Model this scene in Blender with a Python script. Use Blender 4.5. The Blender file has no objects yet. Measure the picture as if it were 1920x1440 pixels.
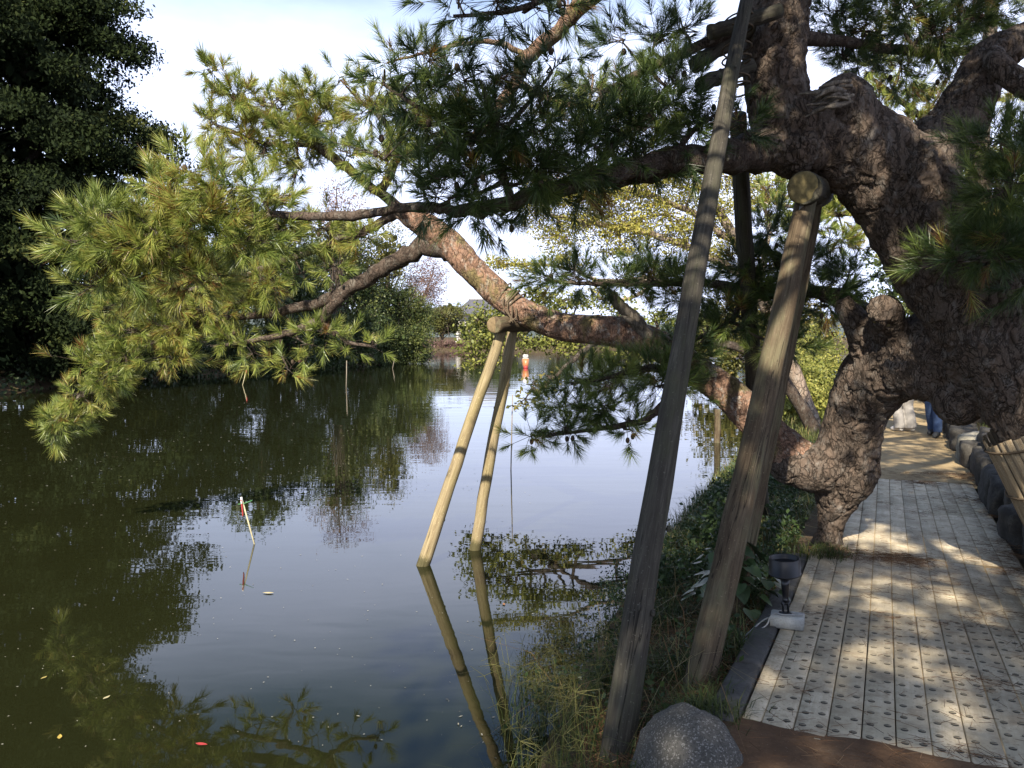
import bpy, math, random
import numpy as np
from mathutils import Vector, Matrix

random.seed(7)
rng = np.random.default_rng(11)
SC = bpy.context.scene
COL = SC.collection

# ------------------------------------------------------------------ camera, sky, sun, exposure
CAM_Z, FPX, HORIZON = 1.9, 1560.0, 640.0
PITCH = math.atan((720 - HORIZON) / FPX)
cam_data = bpy.data.cameras.new("camera")
cam_data.sensor_fit = 'HORIZONTAL'
cam_data.sensor_width = 36.0
cam_data.lens = 36.0 * FPX / 1920.0
cam_data.clip_start = 0.05
cam_data.clip_end = 4000
cam = bpy.data.objects.new("camera", cam_data)
COL.objects.link(cam)
cam.location = (0, 0, CAM_Z)
cam.rotation_euler = (math.pi / 2 - PITCH, 0, 0)
SC.camera = cam

SUN_EL = math.radians(36)
SUN_AZ = (-0.30, -0.954)            # horizontal direction TOWARDS the sun (behind the viewer, a little left)
world = bpy.data.worlds.new("World")
SC.world = world
world.use_nodes = True
wn, wl = world.node_tree.nodes, world.node_tree.links
wn.clear()
w_out = wn.new("ShaderNodeOutputWorld")
w_bg = wn.new("ShaderNodeBackground")
w_sky = wn.new("ShaderNodeTexSky")
w_sky.sky_type = 'NISHITA'
w_sky.sun_disc = False
w_sky.sun_elevation = SUN_EL
w_sky.sun_rotation = math.atan2(SUN_AZ[0], SUN_AZ[1])
w_sky.air_density = 1.0
w_sky.dust_density = 0.6
w_sky.ozone_density = 2.6
w_bg.inputs[1].default_value = 0.085
w_geo = wn.new("ShaderNodeTexCoord")
w_sep = wn.new("ShaderNodeSeparateXYZ")
w_map = wn.new("ShaderNodeMapping"); w_map.inputs['Scale'].default_value = (1.6, 1.6, 4.5)
w_noise = wn.new("ShaderNodeTexNoise"); w_noise.inputs['Scale'].default_value = 1.7
w_noise.inputs['Detail'].default_value = 7; w_noise.inputs['Roughness'].default_value = 0.55
w_ele = wn.new("ShaderNodeMapRange"); w_ele.interpolation_type = 'SMOOTHSTEP'
w_ele.inputs['From Min'].default_value = 0.27; w_ele.inputs['From Max'].default_value = 0.45
w_ele.inputs['To Min'].default_value = 1.0; w_ele.inputs['To Max'].default_value = 0.0
w_nz = wn.new("ShaderNodeMapRange")
w_nz.inputs['From Min'].default_value = 0.36; w_nz.inputs['From Max'].default_value = 0.66
w_nz.inputs['To Min'].default_value = -0.14; w_nz.inputs['To Max'].default_value = 0.22
w_add = wn.new("ShaderNodeMath"); w_add.operation = 'ADD'; w_add.use_clamp = True
w_mix = wn.new("ShaderNodeMix"); w_mix.data_type = 'RGBA'
w_mix.inputs['B'].default_value = (7.1, 7.9, 10.6, 1)
wl.new(w_geo.outputs['Generated'], w_sep.inputs[0])
wl.new(w_geo.outputs['Generated'], w_map.inputs[0])
wl.new(w_map.outputs[0], w_noise.inputs['Vector'])
wl.new(w_sep.outputs['Z'], w_ele.inputs[0])
wl.new(w_noise.outputs[0], w_nz.inputs[0])
wl.new(w_ele.outputs[0], w_add.inputs[0])
wl.new(w_nz.outputs[0], w_add.inputs[1])
w_side = wn.new("ShaderNodeMath"); w_side.operation = 'MULTIPLY_ADD'; w_side.use_clamp = True
w_side.inputs[1].default_value = 0.55; wl.new(w_sep.outputs['X'], w_side.inputs[0]); wl.new(w_add.outputs[0], w_side.inputs[2])
wl.new(w_side.outputs[0], w_mix.inputs['Factor'])
wl.new(w_sky.outputs[0], w_mix.inputs['A'])
wl.new(w_mix.outputs['Result'], w_bg.inputs[0])
wl.new(w_bg.outputs[0], w_out.inputs[0])

sun_data = bpy.data.lights.new("sun", 'SUN')
sun_data.energy = 4.9
sun_data.angle = math.radians(0.5)
sun_data.color = (1.0, 0.91, 0.76)
sun = bpy.data.objects.new("sun", sun_data)
COL.objects.link(sun)
sun.location = (0, 0, 40)
sun_to = Vector((SUN_AZ[0] * math.cos(SUN_EL), SUN_AZ[1] * math.cos(SUN_EL), math.sin(SUN_EL)))
sun.rotation_euler = sun_to.to_track_quat('Z', 'Y').to_euler()

SC.view_settings.view_transform = 'Standard'
SC.view_settings.look = 'None'
SC.view_settings.exposure = 1.22
SC.view_settings.gamma = 1.0
SC.view_settings.use_curve_mapping = False
SC.render.engine = 'CYCLES'
SC.cycles.max_bounces = 6
SC.cycles.diffuse_bounces = 3
SC.cycles.glossy_bounces = 3
SC.cycles.transmission_bounces = 3
SC.cycles.use_denoising = True

# ------------------------------------------------------------------ helpers
_R = Vector((1, 0, 0)); _F = Vector((0, math.cos(PITCH), -math.sin(PITCH))); _U = Vector((0, math.sin(PITCH), math.cos(PITCH)))
def W(px, py, Y):
    """point seen at photograph pixel (px, py), at world distance Y in front of the viewpoint"""
    d = _F + _R * ((px - 960) / FPX) + _U * ((720 - py) / FPX)
    return np.array(Vector((0, 0, CAM_Z)) + d * (Y / d.y))
def G(px, py, z=0.0):
    d = _F + _R * ((px - 960) / FPX) + _U * ((720 - py) / FPX)
    return np.array(Vector((0, 0, CAM_Z)) + d * ((z - CAM_Z) / d.z))

def tag(o, label=None, cat=None, group=None, kind=None):
    if label: o['label'] = label
    if cat: o['category'] = cat
    if group: o['group'] = group
    if kind: o['kind'] = kind
    return o
def empty(name, loc=(0, 0, 0), label=None, cat=None, group=None):
    o = bpy.data.objects.new(name, None)
    o.empty_display_size = 0.1
    COL.objects.link(o)
    o.location = Vector([float(v) for v in loc])
    return tag(o, label, cat, group)

class MB:
    """collects triangles and quads (absolute coordinates) and links them as one mesh object"""
    def __init__(self): self.v = []; self.f = []; self.t = []; self.n = 0
    def add(self, v, f, tint=None):
        v = np.asarray(v, float).reshape(-1, 3)
        if len(v) == 0: return self
        f = np.asarray(f, int)
        self.v.append(v); self.f.append(f + self.n); self.n += len(v)
        self.t.append(np.broadcast_to(np.asarray(0.5 if tint is None else tint, float), (len(v),)))
        return self
    def arrays(self):
        v = np.concatenate(self.v)
        return v, self.f, np.concatenate(self.t)
    def mesh(self, name, origin=(0, 0, 0), smooth=False):
        v, fs, t = self.arrays()
        return make_mesh(name, v - np.asarray(origin, float), fs, t, smooth)
    def build(self, name, mat, parent=None, smooth=False, origin=None, kind=None):
        org = np.array(parent_loc(parent)) if parent is not None else (np.zeros(3) if origin is None else np.asarray(origin, float))
        if parent is not None and origin is not None:
            loc = np.asarray(origin, float); me = self.mesh(name, loc, smooth); o = link(name, me, mat, parent); o.location = Vector(loc - org)
        else:
            me = self.mesh(name, org, smooth); o = link(name, me, mat, parent)
            if parent is None: o.location = Vector(org)
        if kind: o['kind'] = kind
        return o
def parent_loc(p):
    l = Vector((0, 0, 0))
    while p is not None:
        l += p.location; p = p.parent
    return l
def make_mesh(name, v, fs, tint=None, smooth=False):
    me = bpy.data.meshes.new(name)
    groups = {}
    for f in fs:
        groups.setdefault(f.shape[1], []).append(f)
    idx = []; starts = []; pos = 0
    for k, g in groups.items():
        a = np.concatenate(g); idx.append(a.ravel()); starts.append(pos + np.arange(len(a)) * k); pos += a.size
    idx = np.concatenate(idx).astype(np.int32); starts = np.concatenate(starts).astype(np.int32)
    me.vertices.add(len(v)); me.vertices.foreach_set('co', np.ascontiguousarray(v, dtype=np.float32).ravel())
    me.loops.add(len(idx)); me.loops.foreach_set('vertex_index', idx)
    me.polygons.add(len(starts)); me.polygons.foreach_set('loop_start', starts)
    if smooth: me.polygons.foreach_set('use_smooth', np.ones(len(starts), dtype=bool))
    me.update(calc_edges=True); me.validate()
    if tint is not None and len(tint) == len(me.vertices):
        at = me.attributes.new('tint', 'FLOAT', 'POINT'); at.data.foreach_set('value', np.ascontiguousarray(tint, dtype=np.float32))
    return me
def link(name, me, mat, parent=None):
    o = bpy.data.objects.new(name, me)
    if mat is not None:
        for m in (mat if isinstance(mat, (list, tuple)) else [mat]): me.materials.append(m)
    COL.objects.link(o)
    if parent is not None: o.parent = parent
    return o

def unit(a):
    a = np.asarray(a, float); return a / np.maximum(np.linalg.norm(a, axis=-1, keepdims=True), 1e-9)
def perp(a):
    a = unit(a); ref = np.where(np.abs(a[..., 2:3]) < 0.9, np.array([0, 0, 1.0]), np.array([1.0, 0, 0]))
    u = unit(np.cross(a, ref)); return u, np.cross(a, u)
def catmull(P, sub):
    P = np.asarray(P, float); Q = np.vstack([2 * P[0] - P[1], P, 2 * P[-1] - P[-2]]); out = []
    for i in range(1, len(Q) - 2):
        p0, p1, p2, p3 = Q[i - 1], Q[i], Q[i + 1], Q[i + 2]
        for t in np.linspace(0, 1, sub, endpoint=False):
            out.append(0.5 * (2 * p1 + (p2 - p0) * t + (2 * p0 - 5 * p1 + 4 * p2 - p3) * t * t + (3 * p1 - 3 * p2 + p3 - p0) * t ** 3))
    out.append(P[-1]); return np.array(out)
def tube(P, R, seg=8, sub=1, cap=True, jit=0.0):
    """tapered tube along the polyline P with radii R"""
    P = np.asarray(P, float); R = np.broadcast_to(np.asarray(R, float), (len(P),))
    if sub > 1:
        A = catmull(np.hstack([P, R[:, None]]), sub); P, R = A[:, :3], np.maximum(A[:, 3], 1e-4)
    n = len(P); T = np.gradient(P, axis=0); T = unit(T)
    u, _ = perp(T[0]); U = np.zeros_like(P)
    for i in range(n):
        u = u - T[i] * np.dot(u, T[i]); u = u / max(np.linalg.norm(u), 1e-9); U[i] = u
    V = np.cross(T, U)
    a = np.arange(seg) * 2 * math.pi / seg
    rr = R[:, None] * (1 + (rng.normal(0, jit, (n, seg)) if jit else 0))
    v = P[:, None, :] + rr[..., None] * (np.cos(a)[None, :, None] * U[:, None, :] + np.sin(a)[None, :, None] * V[:, None, :])
    v = v.reshape(-1, 3)
    i, j = np.meshgrid(np.arange(n - 1), np.arange(seg), indexing='ij')
    q = np.stack([i * seg + j, i * seg + (j + 1) % seg, (i + 1) * seg + (j + 1) % seg, (i + 1) * seg + j], -1).reshape(-1, 4)
    fs = [q]
    if cap:
        v = np.vstack([v, P[0], P[-1]]); b = n * seg; k = np.arange(seg); kn = (k + 1) % seg
        fs.append(np.stack([np.full(seg, b), kn, k], -1)); fs.append(np.stack([np.full(seg, b + 1), (n - 1) * seg + k, (n - 1) * seg + kn], -1))
    return v, fs
def add_tube(mb, *a, tint=None, **k):
    v, fs = tube(*a, **k); base = mb.n
    mb.add(v, fs[0], tint)
    for f in fs[1:]: mb.f.append(f + base)
    return mb
def sticks(mb, A, B, ra, rb, seg=4, tint=None):
    """many straight tapered sticks at once"""
    A = np.asarray(A, float).reshape(-1, 3); B = np.asarray(B, float).reshape(-1, 3)
    if len(A) == 0: return
    u, w = perp(B - A); a = np.arange(seg) * 2 * math.pi / seg
    ra = np.broadcast_to(ra, (len(A),)); rb = np.broadcast_to(rb, (len(A),))
    ring = np.cos(a)[None, :, None] * u[:, None, :] + np.sin(a)[None, :, None] * w[:, None, :]
    v = np.stack([A[:, None, :] + ring * ra[:, None, None], B[:, None, :] + ring * rb[:, None, None]], 1).reshape(-1, 3)
    k = np.arange(seg); kn = (k + 1) % seg
    q = np.stack([k, kn, seg + kn, seg + k], -1)
    f = (np.arange(len(A))[:, None, None] * 2 * seg + q[None]).reshape(-1, 4)
    mb.add(v, f, np.repeat(np.asarray(tint), 2*seg) if np.ndim(tint) == 1 else tint)
def box_arrays(sx, sy, sz, bev=0.0):
    """a box centred on the origin with chamfered edges"""
    b = min(bev, sx * .45, sy * .45, sz * .45)
    if b <= 0:
        v = np.array([(x, y, z) for z in (-sz/2, sz/2) for y in (-sy/2, sy/2) for x in (-sx/2, sx/2)])
        f = np.array([(0,2,3,1),(4,5,7,6),(0,1,5,4),(2,6,7,3),(0,4,6,2),(1,3,7,5)])
        return v, f
    X, Y, Z = sx/2, sy/2, sz/2
    def ring(x, y, z): return [(-x, -y, z), (x, -y, z), (x, y, z), (-x, y, z)]
    v = np.array(ring(X-b, Y-b, -Z) + ring(X, Y, -Z+b) + ring(X, Y, Z-b) + ring(X-b, Y-b, Z)); f = [(3, 2, 1, 0), (12, 13, 14, 15)]
    for r in range(3):
        for k in range(4): f.append((r*4+k, r*4+(k+1) % 4, (r+1)*4+(k+1) % 4, (r+1)*4+k))
    return v, np.array(f)
def frame_along(a, b):
    """matrix with local z from a to b, at a"""
    d = Vector([float(x) for x in np.asarray(b, float) - np.asarray(a, float)])
    m = d.to_track_quat('Z', 'Y').to_matrix().to_4x4(); m.translation = Vector([float(x) for x in a]); return m
def xf(v, M):
    M = np.array(M); return v @ M[:3, :3].T + M[:3, 3]
def lathe(prof, seg=24):
    """prof: list of (r, z) -> verts, quads"""
    a = np.arange(seg) * 2 * math.pi / seg; v = []
    for r, z in prof: v.append(np.stack([r*np.cos(a), r*np.sin(a), np.full(seg, z)], -1))
    v = np.concatenate(v); n = len(prof)
    i, j = np.meshgrid(np.arange(n-1), np.arange(seg), indexing='ij')
    q = np.stack([i*seg+j, i*seg+(j+1) % seg, (i+1)*seg+(j+1) % seg, (i+1)*seg+j], -1).reshape(-1, 4)
    return v, q

# vectorised noise
def _h(ix, iy, iz, s):
    n = (ix * 374761393 + iy * 668265263 + iz * 2147483647 + s * 974711) & 0xffffffff
    n = ((n ^ (n >> 13)) * 1274126177) & 0xffffffff; n = n ^ (n >> 16)
    n = (n * 2246822519) & 0xffffffff; n ^= n >> 15
    return n.astype(np.float64) / 0xffffffff
def vnoise(p, s=0):
    p = np.asarray(p, float); i = np.floor(p).astype(np.int64); f = p - i; f = f*f*(3-2*f); out = 0
    for dx in (0, 1):
        for dy in (0, 1):
            for dz in (0, 1):
                w = (f[:, 0] if dx else 1-f[:, 0]) * (f[:, 1] if dy else 1-f[:, 1]) * (f[:, 2] if dz else 1-f[:, 2])
                out = out + w * _h(i[:, 0]+dx, i[:, 1]+dy, i[:, 2]+dz, s)
    return out
def fbm(p, s=0, o=4):
    p = np.asarray(p, float); out = 0; a = 0.5
    for k in range(o): out = out + a * (vnoise(p * 2**k, s+k) - 0.5); a *= 0.5
    return out
def worley(p, s=0):
    p = np.asarray(p, float); i = np.floor(p).astype(np.int64); f1 = np.full(len(p), 9.0); f2 = f1.copy(); cid = np.zeros(len(p))
    for dx in (-1, 0, 1):
        for dy in (-1, 0, 1):
            for dz in (-1, 0, 1):
                c = i + np.array([dx, dy, dz])
                q = np.stack([_h(c[:, 0], c[:, 1], c[:, 2], s+k) for k in range(3)], -1) + c
                d = np.linalg.norm(q - p, axis=1)
                near = d < f1
                f2 = np.where(near, f1, np.minimum(f2, d)); cid = np.where(near, _h(c[:, 0], c[:, 1], c[:, 2], s+9), cid); f1 = np.where(near, d, f1)
    return f1, f2, cid
def remesh(mb, voxel, smooth_it=4):
    """union of the collected closed shapes as one continuous skin: returns verts, quads"""
    me = mb.mesh('tmp'); o = bpy.data.objects.new('tmp', me); COL.objects.link(o)
    m = o.modifiers.new('r', 'REMESH'); m.mode = 'VOXEL'; m.voxel_size = voxel
    if smooth_it:
        s = o.modifiers.new('s', 'SMOOTH'); s.iterations = smooth_it; s.factor = 0.5
    dg = bpy.context.evaluated_depsgraph_get(); dg.update()
    em = o.evaluated_get(dg).to_mesh()
    v = np.empty(len(em.vertices)*3, np.float32); em.vertices.foreach_get('co', v)
    nn = np.empty(len(em.vertices)*3, np.float32); em.vertices.foreach_get('normal', nn)
    li = np.empty(len(em.loops), np.int32); em.loops.foreach_get('vertex_index', li)
    lt = np.empty(len(em.polygons), np.int32); em.polygons.foreach_get('loop_total', lt)
    ls = np.empty(len(em.polygons), np.int32); em.polygons.foreach_get('loop_start', ls)
    fs = []
    for k in (3, 4):
        sel = ls[lt == k]
        if len(sel): fs.append(li[sel[:, None] + np.arange(k)])
    v = v.reshape(-1, 3).astype(float); nn = nn.reshape(-1, 3).astype(float)
    o.evaluated_get(dg).to_mesh_clear()
    bpy.data.objects.remove(o); bpy.data.meshes.remove(me)
    return v, nn, fs
def blob(c, r, seg=16, rings=10, M=None):
    c = np.asarray(c, float); r = np.broadcast_to(np.asarray(r, float), (3,))
    prof = [(max(1e-4, math.sin(t)), -math.cos(t)) for t in np.linspace(0.02, math.pi-0.02, rings)]
    v, q = lathe(prof, seg); n = len(prof)
    v = np.vstack([v, (0, 0, -1), (0, 0, 1)]); k = np.arange(seg); kn = (k+1) % seg
    caps = [np.stack([np.full(seg, n*seg), kn, k], -1), np.stack([np.full(seg, n*seg+1), (n-1)*seg+k, (n-1)*seg+kn], -1)]
    v = v * r
    if M is not None: v = v @ np.array(M).T
    return v + c, [q] + caps
def add_blob(mb, *a, tint=None, **k):
    v, fs = blob(*a, **k); base = mb.n
    mb.add(v, fs[0], tint)
    for f in fs[1:]: mb.f.append(f + base)

# ------------------------------------------------------------------ materials
class NT:
    def __init__(self, name):
        self.m = bpy.data.materials.new(name); self.m.use_nodes = True
        self.n = self.m.node_tree.nodes; self.l = self.m.node_tree.links
        self.b = self.n['Principled BSDF']; self.out = self.n['Material Output']
    def new(self, t, **k):
        x = self.n.new(t)
        for a, v in k.items():
            if a in x.inputs: x.inputs[a].default_value = v
            else: setattr(x, a, v)
        return x
    def coords(self, scale=(1, 1, 1), kind='Object'):
        c = self.new("ShaderNodeTexCoord"); mp = self.new("ShaderNodeMapping"); mp.inputs['Scale'].default_value = scale
        self.l.new(c.outputs[kind], mp.inputs[0]); return mp.outputs[0]
    def noise(self, vec, scale, detail=5, rough=0.6, dist=0.0):
        x = self.new("ShaderNodeTexNoise"); x.inputs['Scale'].default_value = scale; x.inputs['Detail'].default_value = detail
        x.inputs['Roughness'].default_value = rough; x.inputs['Distortion'].default_value = dist
        self.l.new(vec, x.inputs['Vector']); return x.outputs[0]
    def ramp(self, val, stops, interp='LINEAR'):
        r = self.new("ShaderNodeValToRGB"); cr = r.color_ramp; cr.interpolation = interp
        while len(cr.elements) < len(stops): cr.elements.new(0.5)
        for e, (p, c) in zip(cr.elements, stops):
            e.position = p; e.color = (*c, 1) if len(c) == 3 else c
        self.l.new(val, r.inputs[0]); return r.outputs[0]
    def mix(self, fac, a, b, mode='MIX'):
        x = self.new("ShaderNodeMix"); x.data_type = 'RGBA'; x.blend_type = mode
        for s, v in (('Factor', fac), ('A', a), ('B', b)):
            if hasattr(v, 'links') or isinstance(v, bpy.types.NodeSocket): self.l.new(v, x.inputs[s] if s == 'Factor' else x.inputs[s])
            else: x.inputs[s].default_value = v if s == 'Factor' else ((*v, 1) if len(v) == 3 else v)
        return x.outputs['Result']
    def math(self, op, a, b=0.0, clamp=False):
        x = self.new("ShaderNodeMath"); x.operation = op; x.use_clamp = clamp
        for i, v in enumerate((a, b)):
            if isinstance(v, bpy.types.NodeSocket): self.l.new(v, x.inputs[i])
            else: x.inputs[i].default_value = v
        return x.outputs[0]
    def bump(self, h, strength=0.5, dist=0.01, prev=None):
        x = self.new("ShaderNodeBump"); x.inputs['Strength'].default_value = strength; x.inputs['Distance'].default_value = dist
        self.l.new(h, x.inputs['Height'])
        if prev is not None: self.l.new(prev, x.inputs['Normal'])
        return x.outputs[0]
    def done(self, color=None, rough=0.8, normal=None, spec=0.3):
        if color is not None:
            if isinstance(color, bpy.types.NodeSocket): self.l.new(color, self.b.inputs['Base Color'])
            else: self.b.inputs['Base Color'].default_value = (*color, 1)
        if isinstance(rough, bpy.types.NodeSocket): self.l.new(rough, self.b.inputs['Roughness'])
        else: self.b.inputs['Roughness'].default_value = rough
        self.b.inputs['Specular IOR Level'].default_value = spec
        if normal is not None: self.l.new(normal, self.b.inputs['Normal'])
        return self.m

def leaf_mat(name, stops, trans=0.3, rough=0.55, spec=0.3):
    t = NT(name)
    a = t.new("ShaderNodeAttribute"); a.attribute_name = 'tint'
    c = t.ramp(a.outputs['Fac'], stops)
    t.done(c, rough, None, spec)
    if trans:
        tr = t.new("ShaderNodeBsdfTranslucent"); mx = t.new("ShaderNodeMixShader"); mx.inputs[0].default_value = trans
        t.l.new(c, tr.inputs[0]); t.l.new(t.b.outputs[0], mx.inputs[1]); t.l.new(tr.outputs[0], mx.inputs[2]); t.l.new(mx.outputs[0], t.out.inputs[0])
    return t.m

def bark_mat(name, plate, crack, lichen, scale=1.0, lich=0.35, moss=None):
    t = NT(name)
    v = t.coords((1, 1, 0.62))
    vv = t.new("ShaderNodeVectorMath"); vv.operation = 'MULTIPLY_ADD'; vv.inputs[1].default_value = (0.17/scale,)*3
    nz = t.new("ShaderNodeTexNoise"); nz.inputs['Scale'].default_value = 6*scale; nz.inputs['Detail'].default_value = 6
    t.l.new(v, nz.inputs['Vector']); t.l.new(nz.outputs['Color'], vv.inputs[0]); t.l.new(v, vv.inputs[2])
    vo = t.new("ShaderNodeTexVoronoi"); vo.feature = 'DISTANCE_TO_EDGE'; vo.inputs['Scale'].default_value = 17*scale
    t.l.new(vv.outputs[0], vo.inputs['Vector'])
    vc = t.new("ShaderNodeTexVoronoi"); vc.inputs['Scale'].default_value = 17*scale; t.l.new(vv.outputs[0], vc.inputs['Vector'])
    edge = t.ramp(vo.outputs['Distance'], [(0.0, (0, 0, 0)), (0.11, (1, 1, 1))])
    edge = t.mix(t.ramp(t.noise(v, 4*scale, 6, 0.7), [(0.36, (0.1, .1, .1)), (0.56, (.95, .95, .95))]), edge, (1, 1, 1))
    rn = t.noise(v, 8.5*scale, 7, 0.62, 0.9)
    fis = t.ramp(t.math('ABSOLUTE', t.math('SUBTRACT', rn, 0.5)), [(0.0, (.38, .38, .38)), (0.024, (1, 1, 1))])
    fine = t.noise(v, 60*scale, 6, 0.7)
    edge = t.mix(1.0, edge, fis, 'MULTIPLY')
    big = t.noise(v, 2.6*scale, 5, 0.6)
    col = t.mix(t.ramp(fine, [(0.3, (0, 0, 0)), (0.7, (1, 1, 1))]), tuple(c*0.62 for c in plate), tuple(min(1, c*1.35) for c in plate))
    sepc = t.new("ShaderNodeSeparateColor"); t.l.new(vc.outputs['Color'], sepc.inputs[0])
    col = t.mix(t.math('MULTIPLY', sepc.outputs[0], 0.25), col, (plate[0]*1.2, plate[1]*0.95, plate[2]*0.82))
    lm = t.math('MULTIPLY', t.ramp(t.noise(v, 9*scale, 8, 0.72), [(0.52, (0, 0, 0)), (0.62, (1, 1, 1))]), lich)
    col = t.mix(lm, col, lichen)
    if moss is not None:
        col = t.mix(t.ramp(big, [(0.54, (0, 0, 0)), (0.64, (.9, .9, .9))]), col, moss)
    col = t.mix(edge, crack, col)
    h = t.math('ADD', t.math('MULTIPLY', edge, 0.8), t.math('MULTIPLY', fine, 0.6))
    nb = t.bump(h, 1.0, 0.022/scale)
    return t.done(col, 0.92, nb, 0.15)

def wood_mat(name, base, dark, pale, grain=30.0, stretch=0.05, stain=None, bump=0.35, wet=None):
    t = NT(name)
    v = t.coords((1, 1, stretch)); v1 = t.coords(); vs = t.coords((1, 1, 0.018)); vm = t.coords((1, 1, 0.3))
    g = t.noise(v, grain, 8, 0.65, 0.4)
    g2 = t.noise(v, grain*3.1, 5, 0.6)
    big = t.noise(vm, 6.0, 7, 0.68)
    col = t.ramp(g, [(0.30, dark), (0.5, base), (0.74, pale)])
    col = t.mix(t.ramp(g2, [(0.42, (.4, .4, .4)), (0.6, (0, 0, 0))]), col, tuple(c*0.6 for c in dark))
    if stain is not None:
        col = t.mix(t.ramp(big, [(0.46, (0, 0, 0)), (0.66, (.85, .85, .85))]), col, stain)
    col = t.mix(t.ramp(big, [(0.30, (.75, .75, .75)), (0.44, (0, 0, 0))]), col, dark)
    sp = t.noise(vs, 26, 2, 0.5)
    split = t.ramp(t.math('ABSOLUTE', t.math('SUBTRACT', sp, 0.52)), [(0.0, (0, 0, 0)), (0.012, (1, 1, 1))])
    col = t.mix(split, tuple(c*0.25 for c in dark), col)
    spk = t.noise(v1, 85, 4, 0.65)
    col = t.mix(t.ramp(spk, [(0.62, (0, 0, 0)), (0.69, (.75, .75, .75))]), col, tuple(min(.6, c*1.25) for c in pale))
    rough = 0.85
    if wet is not None:
        sz = t.new("ShaderNodeSeparateXYZ"); t.l.new(v1, sz.inputs[0])
        zz = t.math('ADD', sz.outputs['Z'], t.math('MULTIPLY', t.math('SUBTRACT', spk, 0.5), 0.08))
        mr = t.new("ShaderNodeMapRange"); mr.inputs['From Min'].default_value = wet; mr.inputs['From Max'].default_value = wet + 0.05; mr.inputs['To Min'].default_value = 0.85; mr.inputs['To Max'].default_value = 0.0
        t.l.new(zz, mr.inputs[0]); col = t.mix(mr.outputs[0], col, (0.045, 0.042, 0.018))
    h = t.math('ADD', t.math('ADD', g, t.math('MULTIPLY', g2, 0.5)), t.math('MULTIPLY', split, 1.2))
    return t.done(col, rough, t.bump(h, bump, 0.005), 0.2)

def stone_mat(name, base, dark, pale, scale=1.0, speck=None):
    t = NT(name)
    v = t.coords()
    a = t.noise(v, 5*scale, 8, 0.7); b = t.noise(v, 45*scale, 6, 0.7)
    col = t.ramp(a, [(0.3, dark), (0.5, base), (0.75, pale)])
    col = t.mix(t.ramp(b, [(0.35, (0.55, .55, .55)), (0.6, (0, 0, 0))]), col, dark)
    if speck is not None:
        vo = t.new("ShaderNodeTexVoronoi"); vo.inputs['Scale'].default_value = 130*scale; t.l.new(v, vo.inputs['Vector'])
        sp = t.new("ShaderNodeSeparateColor"); t.l.new(vo.outputs['Color'], sp.inputs[0])
        col = t.mix(t.ramp(sp.outputs[0], [(0.80, (0, 0, 0)), (0.86, (1, 1, 1))]), col, speck)
        col = t.mix(t.ramp(sp.outputs[1], [(0.70, (0, 0, 0)), (0.76, (.8, .8, .8))]), col, dark)
    nb = t.bump(t.math('ADD', a, t.math('MULTIPLY', b, 0.5)), 0.7, 0.012/scale)
    return t.done(col, 0.9, nb, 0.25)

def plain_mat(name, c, rough=0.6, var=0.25, scale=20, spec=0.4, bump=0.15, metal=0.0):
    t = NT(name); v = t.coords()
    n = t.noise(v, scale, 6, 0.65)
    col = t.ramp(n, [(0.3, tuple(x*(1-var) for x in c)), (0.7, tuple(min(1, x*(1+var)) for x in c))])
    m = t.done(col, rough, t.bump(n, bump, 0.004), spec)
    t.b.inputs['Metallic'].default_value = metal
    return m

M = {}
M['bark'] = bark_mat('pine_bark', (0.112, 0.088, 0.070), (0.024, 0.019, 0.015), (0.23, 0.22, 0.20), 1.3, 0.4)
M['bark_arm'] = bark_mat('pine_bark_reddish', (0.225, 0.140, 0.098), (0.065, 0.046, 0.036), (0.36, 0.335, 0.29), 2.0, 0.75, moss=(0.17, 0.14, 0.06))
M['bark_dark'] = bark_mat('branch_bark', (0.085, 0.066, 0.053), (0.025, 0.019, 0.016), (0.22, 0.21, 0.18), 2.0, 0.5)
M['bark_pale'] = bark_mat('pale_bark', (0.30, 0.24, 0.19), (0.10, 0.08, 0.06), (0.42, 0.40, 0.36), 0.6, 0.4)
M['needle'] = leaf_mat('pine_needles', [(0.0, (0.026, 0.048, 0.018)), (0.4, (0.058, 0.094, 0.024)), (0.72, (0.205, 0.255, 0.054)), (0.92, (0.39, 0.385, 0.09)), (0.95, (0.26, 0.125, 0.03)), (1.0, (0.16, 0.08, 0.03))], 0.27, 0.38, 0.5)  # light tints stand for needles in sun, dark tints for needles in shade
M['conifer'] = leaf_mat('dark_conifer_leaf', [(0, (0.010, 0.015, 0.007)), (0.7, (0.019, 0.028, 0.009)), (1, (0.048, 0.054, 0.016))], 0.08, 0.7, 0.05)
M['broad'] = leaf_mat('evergreen_leaf', [(0, (0.022, 0.036, 0.014)), (0.6, (0.058, 0.082, 0.026)), (1, (0.13, 0.145, 0.04))], 0.25, 0.45, 0.3)
M['broad_warm'] = leaf_mat('autumn_evergreen_leaf', [(0, (0.05, 0.06, 0.02)), (0.6, (0.12, 0.12, 0.035)), (1, (0.24, 0.18, 0.05))], 0.25, 0.5, 0.25)
M['purple'] = leaf_mat('purple_brown_leaf', [(0, (0.09, 0.06, 0.055)), (0.6, (0.19, 0.12, 0.10)), (1, (0.30, 0.19, 0.13))], 0.25, 0.6, 0.2)
M['yellow'] = leaf_mat('yellow_green_leaf', [(0, (0.11, 0.095, 0.025)), (0.5, (0.26, 0.25, 0.055)), (0.85, (0.42, 0.385, 0.09)), (1, (0.33, 0.17, 0.06))], 0.35, 0.5, 0.2)
M['lime'] = leaf_mat('lime_leaf', [(0, (0.07, 0.085, 0.02)), (0.5, (0.17, 0.19, 0.045)), (1, (0.34, 0.32, 0.08))], 0.3, 0.5, 0.25)
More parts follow.
